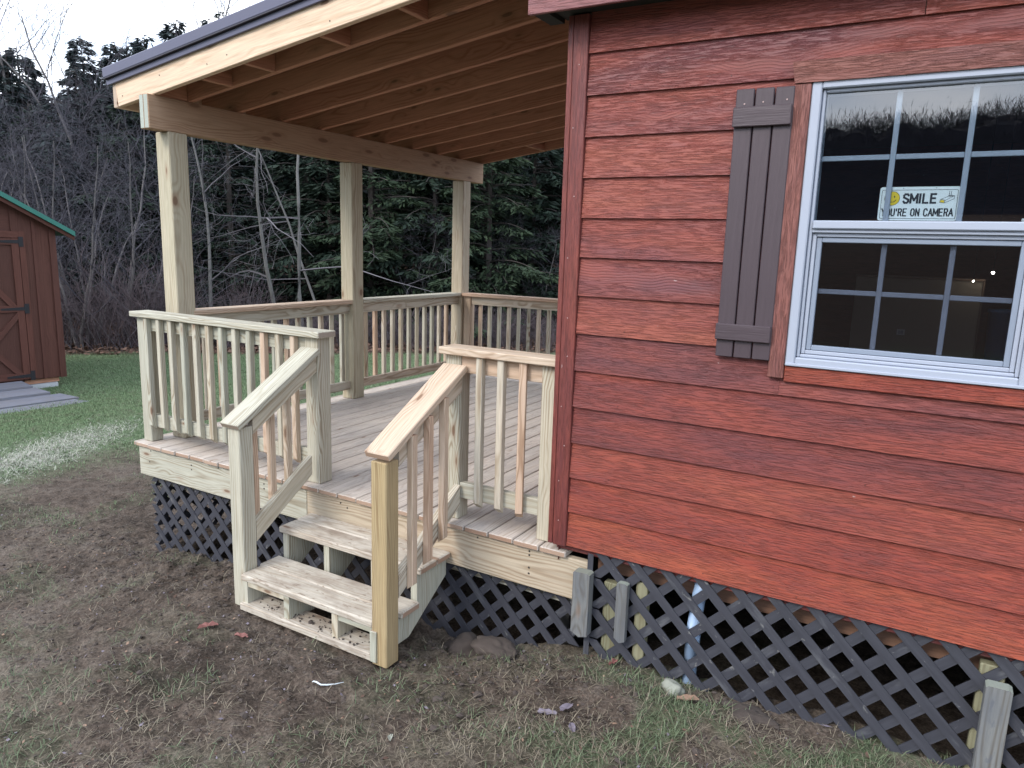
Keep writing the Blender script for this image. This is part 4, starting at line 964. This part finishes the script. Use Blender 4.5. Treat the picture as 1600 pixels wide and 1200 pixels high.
# far woods closing the view: a rising mass of foliage and stems
n = 60000; s = rng.uniform(24, 40, n); t_ = rng.uniform(-30, 22, n); x, y = -.67 * s + .742 * t_, .742 * s + .67 * t_
g0 = gz(x, y, False); hh = rng.random(n) ** .8 * (1.5 + 3.6 * fbm(x, y, .35, 3, 77)); c = np.stack([x, y, g0 + hh], 1)
tag(link('far_woodland', bulk('far_woodland', sprays(c, rng.normal(size=(n, 3)) * [1, 1, .6], rng.uniform(.4, .9, n), rng.uniform(.10, .22, n), rng), 4, 'hemleaf3')), 'dark mass of far woods closing the view', 'woods', kind='stuff')
# woods on the ridge behind the viewer (mirrored in the window)
gx, gy = np.meshgrid(np.arange(-34, 36, .16), np.arange(-60, -45.9, .35))
prof = sm(-60, -57, gy) * sm(-45.9, -48, gy)
def rtop(x, y): return 3.6 + 3.6 * fbm(x, y, .12, 4, 88) + .03 * x
hz = gz(gx, gy, False) - .3 + prof * (rtop(gx, gy) + 1.5 * (fbm(gx, gy, 1.3, 3, 99) - .5) - .9)
nx2, ny2 = gx.shape[1], gx.shape[0]; ii = (np.arange(ny2 - 1)[:, None] * nx2 + np.arange(nx2 - 1)[None, :]).ravel()
vv = np.stack([gx, gy, hz], -1).reshape(-1, 3); qq = np.stack([ii, ii + 1, ii + 1 + nx2, ii + nx2], -1)
mass = vv[qq.ravel()]
n = 90000; x = rng.uniform(-32, 34, n); y = rng.uniform(-59, -47, n)
c = np.stack([x, y, gz(x, y, False) + (rtop(x, y) - .8) * sm(-60, -57, y) * sm(-45.9, -48, y) + rng.normal(size=n) * .45 - .3], 1)
fz = sprays(c, rng.normal(size=(n, 3)) * [.5, .5, .4] + [0, 0, .8], rng.uniform(.2, .8, n), rng.uniform(.006, .02, n), rng)
tag(link('ridge_woodland', bulk('ridge_woodland', np.concatenate([mass, fz]), 4, 'ridge')), 'dark wooded ridge mirrored in the window glass', 'woods', kind='stuff')

# ------------------------------------------------------------------ grass, straw, clods
def blades(n, xr, yr, mask, L, Wd, mat, name, flat=.5):
    x = rng.uniform(*xr, n); y = rng.uniform(*yr, n); m = mask(x, y); k = rng.random(n) < m; x, y = x[k], y[k]
    k = ~((x > -3.23) & (y > -.0)) ; x, y = x[k], y[k]
    k = ~((x > -1.6) & (x < -.58) & (y > -.54)); x, y = x[k], y[k]
    n = len(x); a = rng.uniform(0, 6.283, n); l = rng.uniform(*L, n); tilt = np.clip(rng.normal(flat, .28, n), 0.05, 1.35 if flat < 1.45 else 1.50)
    d = np.stack([np.cos(a) * np.sin(tilt), np.sin(a) * np.sin(tilt), np.cos(tilt)], 1); s_ = np.stack([-np.sin(a), np.cos(a), np.zeros(n)], 1)
    c = np.stack([x, y, gz(x, y) - .004], 1); w = rng.uniform(*Wd, n)[:, None]; l = l[:, None]
    mid = c + d * l * .55; tip = c + d * l + np.array([0, 0, -1.]) * l * .28 * rng.random((n, 1)) + s_ * w * rng.normal(size=(n, 1)) * 2
    v1 = np.stack([c - s_ * w, c + s_ * w, mid + s_ * w * .8, mid - s_ * w * .8], 1)
    v2 = np.stack([mid - s_ * w * .8, mid + s_ * w * .8, tip + s_ * w * .15, tip - s_ * w * .15], 1)
    v = np.concatenate([v1, v2], 1).reshape(-1, 3)
    return bulk(name, v, 4, mat)
gm = lambda x, y: np.clip(grassm(x, y) * sm(.25, .62, fbm(x, y, 7, 2, 61) + .28 * grassm(x, y)), 0, 1)
tag(link('near_grass', blades(230000, (-4.8, 2.6), (-2.4, 0.05), gm, (.020, .075), (.0010, .0021), 'grassn', 'near_grass', .95)), 'sparse green grass in front of the lattice', 'grass', kind='stuff')
dm = lambda x, y: np.clip(.05 + (.16 + .5 * sm(.42, .62, fbm(x, y, 3.1, 3, 71))) * np.clip(sm(-.75, -1.15, y - .25 * x) + sm(-.4, .3, x), 0, 1), 0, 1)
tag(link('dead_grass', blades(150000, (-5.5, 2.6), (-2.4, 0.05), dm, (.02, .085), (.0008, .0019), 'straw', 'dead_grass', 1.25)), 'matted dead grass blades on the muddy soil', 'grass', kind='stuff')
lm = lambda x, y: np.clip(grassm(x, y) - woodsm(x, y), 0, 1) * ((x < -4.0) | (y > .3))
tag(link('lawn_grass', blades(330000, (-13.5, -3.25), (-1.5, 9), lm, (.02, .05), (.0016, .0032), 'grassb', 'lawn_grass', .6)), 'short green lawn between the deck and the woods', 'grass', kind='stuff')
dbm = lambda x, y: np.clip(.30 + .7 * sm(.4, .6, fbm(x, y, 5, 3, 95)), 0, 1) * (1 - .5 * grassm(x, y))
tag(link('soil_debris', blades(190000, (-5.6, 2.4), (-2.3, .05), dbm, (.006, .030), (.0008, .0022), 'debris', 'soil_debris', 1.5)), 'fine dead stalks and fibres trodden into the mud', 'debris', kind='stuff')
tag(link('soil_debris', blades(40000, (-6.2, -3.2), (-.2, 2.6), dbm, (.010, .045), (.0012, .003), 'debris', 'soil_debris_far', 1.5)), 'fine dead stalks on the mud left of the deck', 'debris', kind='stuff')
sm_ = lambda x, y: np.clip(strawm(x, y), 0, 1)
tag(link('straw_patch', blades(60000, (-7.6, -5.0), (-.8, 2.6), sm_, (.04, .12), (.0016, .0034), 'palestraw', 'straw_patch', 1.4)), 'pale flattened straw streak on the ground left of the deck', 'straw', kind='stuff')
n = 2600; x = rng.uniform(-5, 2.2, n); y = rng.uniform(-2.3, .0, n); k = ~((x > -1.6) & (x < -.58) & (y > -.56)); x, y = x[k], y[k]; n = len(x)
c = np.stack([x, y, gz(x, y) + rng.uniform(.002, .012, n)], 1)
for nm, mt, sl_, lb in (('leaf_bits', 'litter', slice(0, n // 2), 'brown broken leaf bits strewn over the mud'), ('grey_leaf_bits', 'leafpurple', slice(n // 2, n * 3 // 4), 'greyish leaf bits strewn over the mud'), ('tan_leaf_bits', 'leaftan', slice(n * 3 // 4, n), 'tan leaf and bark bits strewn over the mud')):
    cc = c[sl_]; m_ = len(cc); tag(link(nm, bulk(nm, sprays(cc, rng.normal(size=(m_, 3)) * [1, 1, .25], rng.lognormal(-4.2, .4, m_), rng.lognormal(-5.35, .35, m_), rng), 4, mt)), lb, 'leaf litter', kind='stuff')
# clods
bm = bmesh.new(); bmesh.ops.create_icosphere(bm, subdivisions=1, radius=1.); iv = np.array([v.co[:] for v in bm.verts]); bm.verts.index_update(); itri = np.array([[v.index for v in f.verts] for f in bm.faces]); bm.free()
n = 24000; x = rng.uniform(-4.6, 1.6, n); y = rng.uniform(-2.2, .05, n)
w = .25 + np.exp(-(((x + 2.0) / 1.6) ** 2 + ((y + .05) / .35) ** 2)) + np.exp(-(((x + .35) / .45) ** 2 + ((y + .1) / .3) ** 2)) - .6 * grassm(x, y)
k = rng.random(n) < w * .8; k &= ~((x > -1.57) & (x < -.6) & (y > -.54)); x, y = x[k], y[k]; n = len(x)
r = rng.lognormal(-5.45, .55, n); r = np.clip(r, .002, .022)
jit = 1 + .35 * rng.normal(size=(n, len(iv), 1)).clip(-1.5, 1.5); P = iv[None] * jit * r[:, None, None] * np.array([1.2, 1.1, .7]); P += np.stack([x, y, gz(x, y) + r * .25], 1)[:, None, :]
tri = P[:, itri].reshape(-1, 3)
tag(link('soil_crumbs', bulk('soil_crumbs', tri, 3, 'clod')), 'loose crumbs of dark soil scattered on the mud', 'soil', kind='stuff')
n = 190; xx = rng.uniform(-1.5, -.66, n); yy = rng.uniform(-.53, -.41, n); r = rng.lognormal(-5.6, .45, n); kk = rng.random(n) < fbm(xx, yy, 6, 2, 5) * 1.2; xx, yy, r = xx[kk], yy[kk], r[kk]
P = iv[None] * (1 + .3 * rng.normal(size=(len(xx), len(iv), 1))) * r[:, None, None] + np.stack([xx, yy, np.full(len(xx), -.4935) + r * .5], 1)[:, None, :]
tag(link('mud_crumbs', bulk('mud_crumbs', P[:, itri].reshape(-1, 3), 3, 'clod')), 'mud crumbs lying on the base board under the lowest tread', 'soil', kind='stuff')
def rock(name, lab, cat, c, r, mat, seed, sub=3):
    bm = bmesh.new(); bmesh.ops.create_icosphere(bm, subdivisions=sub, radius=1); rs = random.Random(seed); o = V((rs.random() * 9, rs.random() * 9, 0))
    from mathutils import noise as mn
    for v in bm.verts:
        k = 1 + .45 * mn.noise(v.co * 1.1 + o) + .16 * mn.noise(v.co * 3.2 + o) + .06 * mn.noise(v.co * 9 + o); v.co = V((v.co.x * r[0], v.co.y * r[1], v.co.z * r[2])) * k
    m2 = bpy.data.meshes.new(name); bm.to_mesh(m2); bm.free(); m2.materials.append(M[mat]); m2.polygons.foreach_set('use_smooth', [True] * len(m2.polygons))
    o = link(name, m2, None, Matrix.Translation(c)); return tag(o, lab, cat)
def G(x, y, dz=0): return (x, y, float(gz(x, y)) + dz)
rock('stone', 'pale grey stone lying in front of the pipe by the lattice', 'stone', G(.66, -.10, .02), (.050, .035, .036), 'stone', 3)
rock('soil_clod', 'biggest dark clod in the hollow right of the steps', 'soil clod', G(-.42, -.08, .05), (.13, .10, .085), 'clod', 5, 4)
rock('soil_clod', 'flatter clod next to the biggest one, below the lattice', 'soil clod', G(-.23, -.12, .01), (.12, .08, .04), 'clod', 8, 4)
rock('soil_clod', 'small brown mud lump right of the grey stone', 'soil clod', G(.95, -.10, .0), (.12, .07, .022), 'clod', 12, 4)
def leaf(lab, x, y, sz, mat, rz, seed):
    rs = random.Random(seed); pts = []; n = 18
    for j in range(n):
        a = 2 * math.pi * j / n; k = (1 + .10 * math.cos(3 * a + seed)) * rs.uniform(.86, 1.1); pts.append(V((math.cos(a) * sz * k * 1.35, math.sin(a) * sz * k * .62, rs.uniform(-.12, .25) * sz + .25 * sz * abs(math.sin(a)))))
    vs = [V((0, 0, 0))] + pts; fs = [(0, 1 + j, 1 + (j + 1) % n) for j in range(n)]
    m2 = bpy.data.meshes.new('leaf'); m2.from_pydata([tuple(v) for v in vs], [], fs); m2.materials.append(M[mat])
    tag(link('fallen_leaf', m2, None, Matrix.Translation(G(x, y, .012)) @ Matrix.Rotation(rz, 4, 'Z')), lab, 'leaf')
leaf('pink-red fallen leaf on the mud left of the steps', -1.53, -.755, .038, 'leafred', 1.0, 1)
leaf('dark red leaf on the mud in front of the lowest step', -1.30, -.74, .028, 'leafred', .3, 2)
leaf('tan leaf lying in front of the grey stone', .75, -.155, .036, 'leaftan', .4, 3)
leaf('rust leaf against the support post behind the grass', .37, -.06, .022, 'leafred', 1.4, 4)
leaf('purple-grey leaf near the bottom, left of its two companions', .27, -.52, .030, 'leafpurple', .2, 5)
leaf('purple-grey leaf near the bottom, topmost of the trio', .33, -.46, .026, 'leafpurple', 1.2, 6)
leaf('purple-grey leaf near the bottom, lowest of the trio', .40, -.55, .024, 'leafpurple', 2.1, 7)
leaf('pale curled leaf near the bottom centre', -.18, -.96, .016, 'stone', 2.1, 8)
leaf('dark wet leaf at the far left of the mud', -2.2, -1.55, .035, 'leafpurple', .6, 9)
p = [G(-.70 + .11 * j / 6, -.86 - .045 * math.sin(j * .5) + .085 * j / 6, .012 + .004 * math.sin(j)) for j in range(7)]
vs, fs = tubes([(p, [.001, .003, .004, .004, .004, .003, .001])], 5); tag(pyobj('plastic_strip', vs, fs, 'strip', None, True), 'thin white curved strip lying on the soil in front of the steps', 'strip')
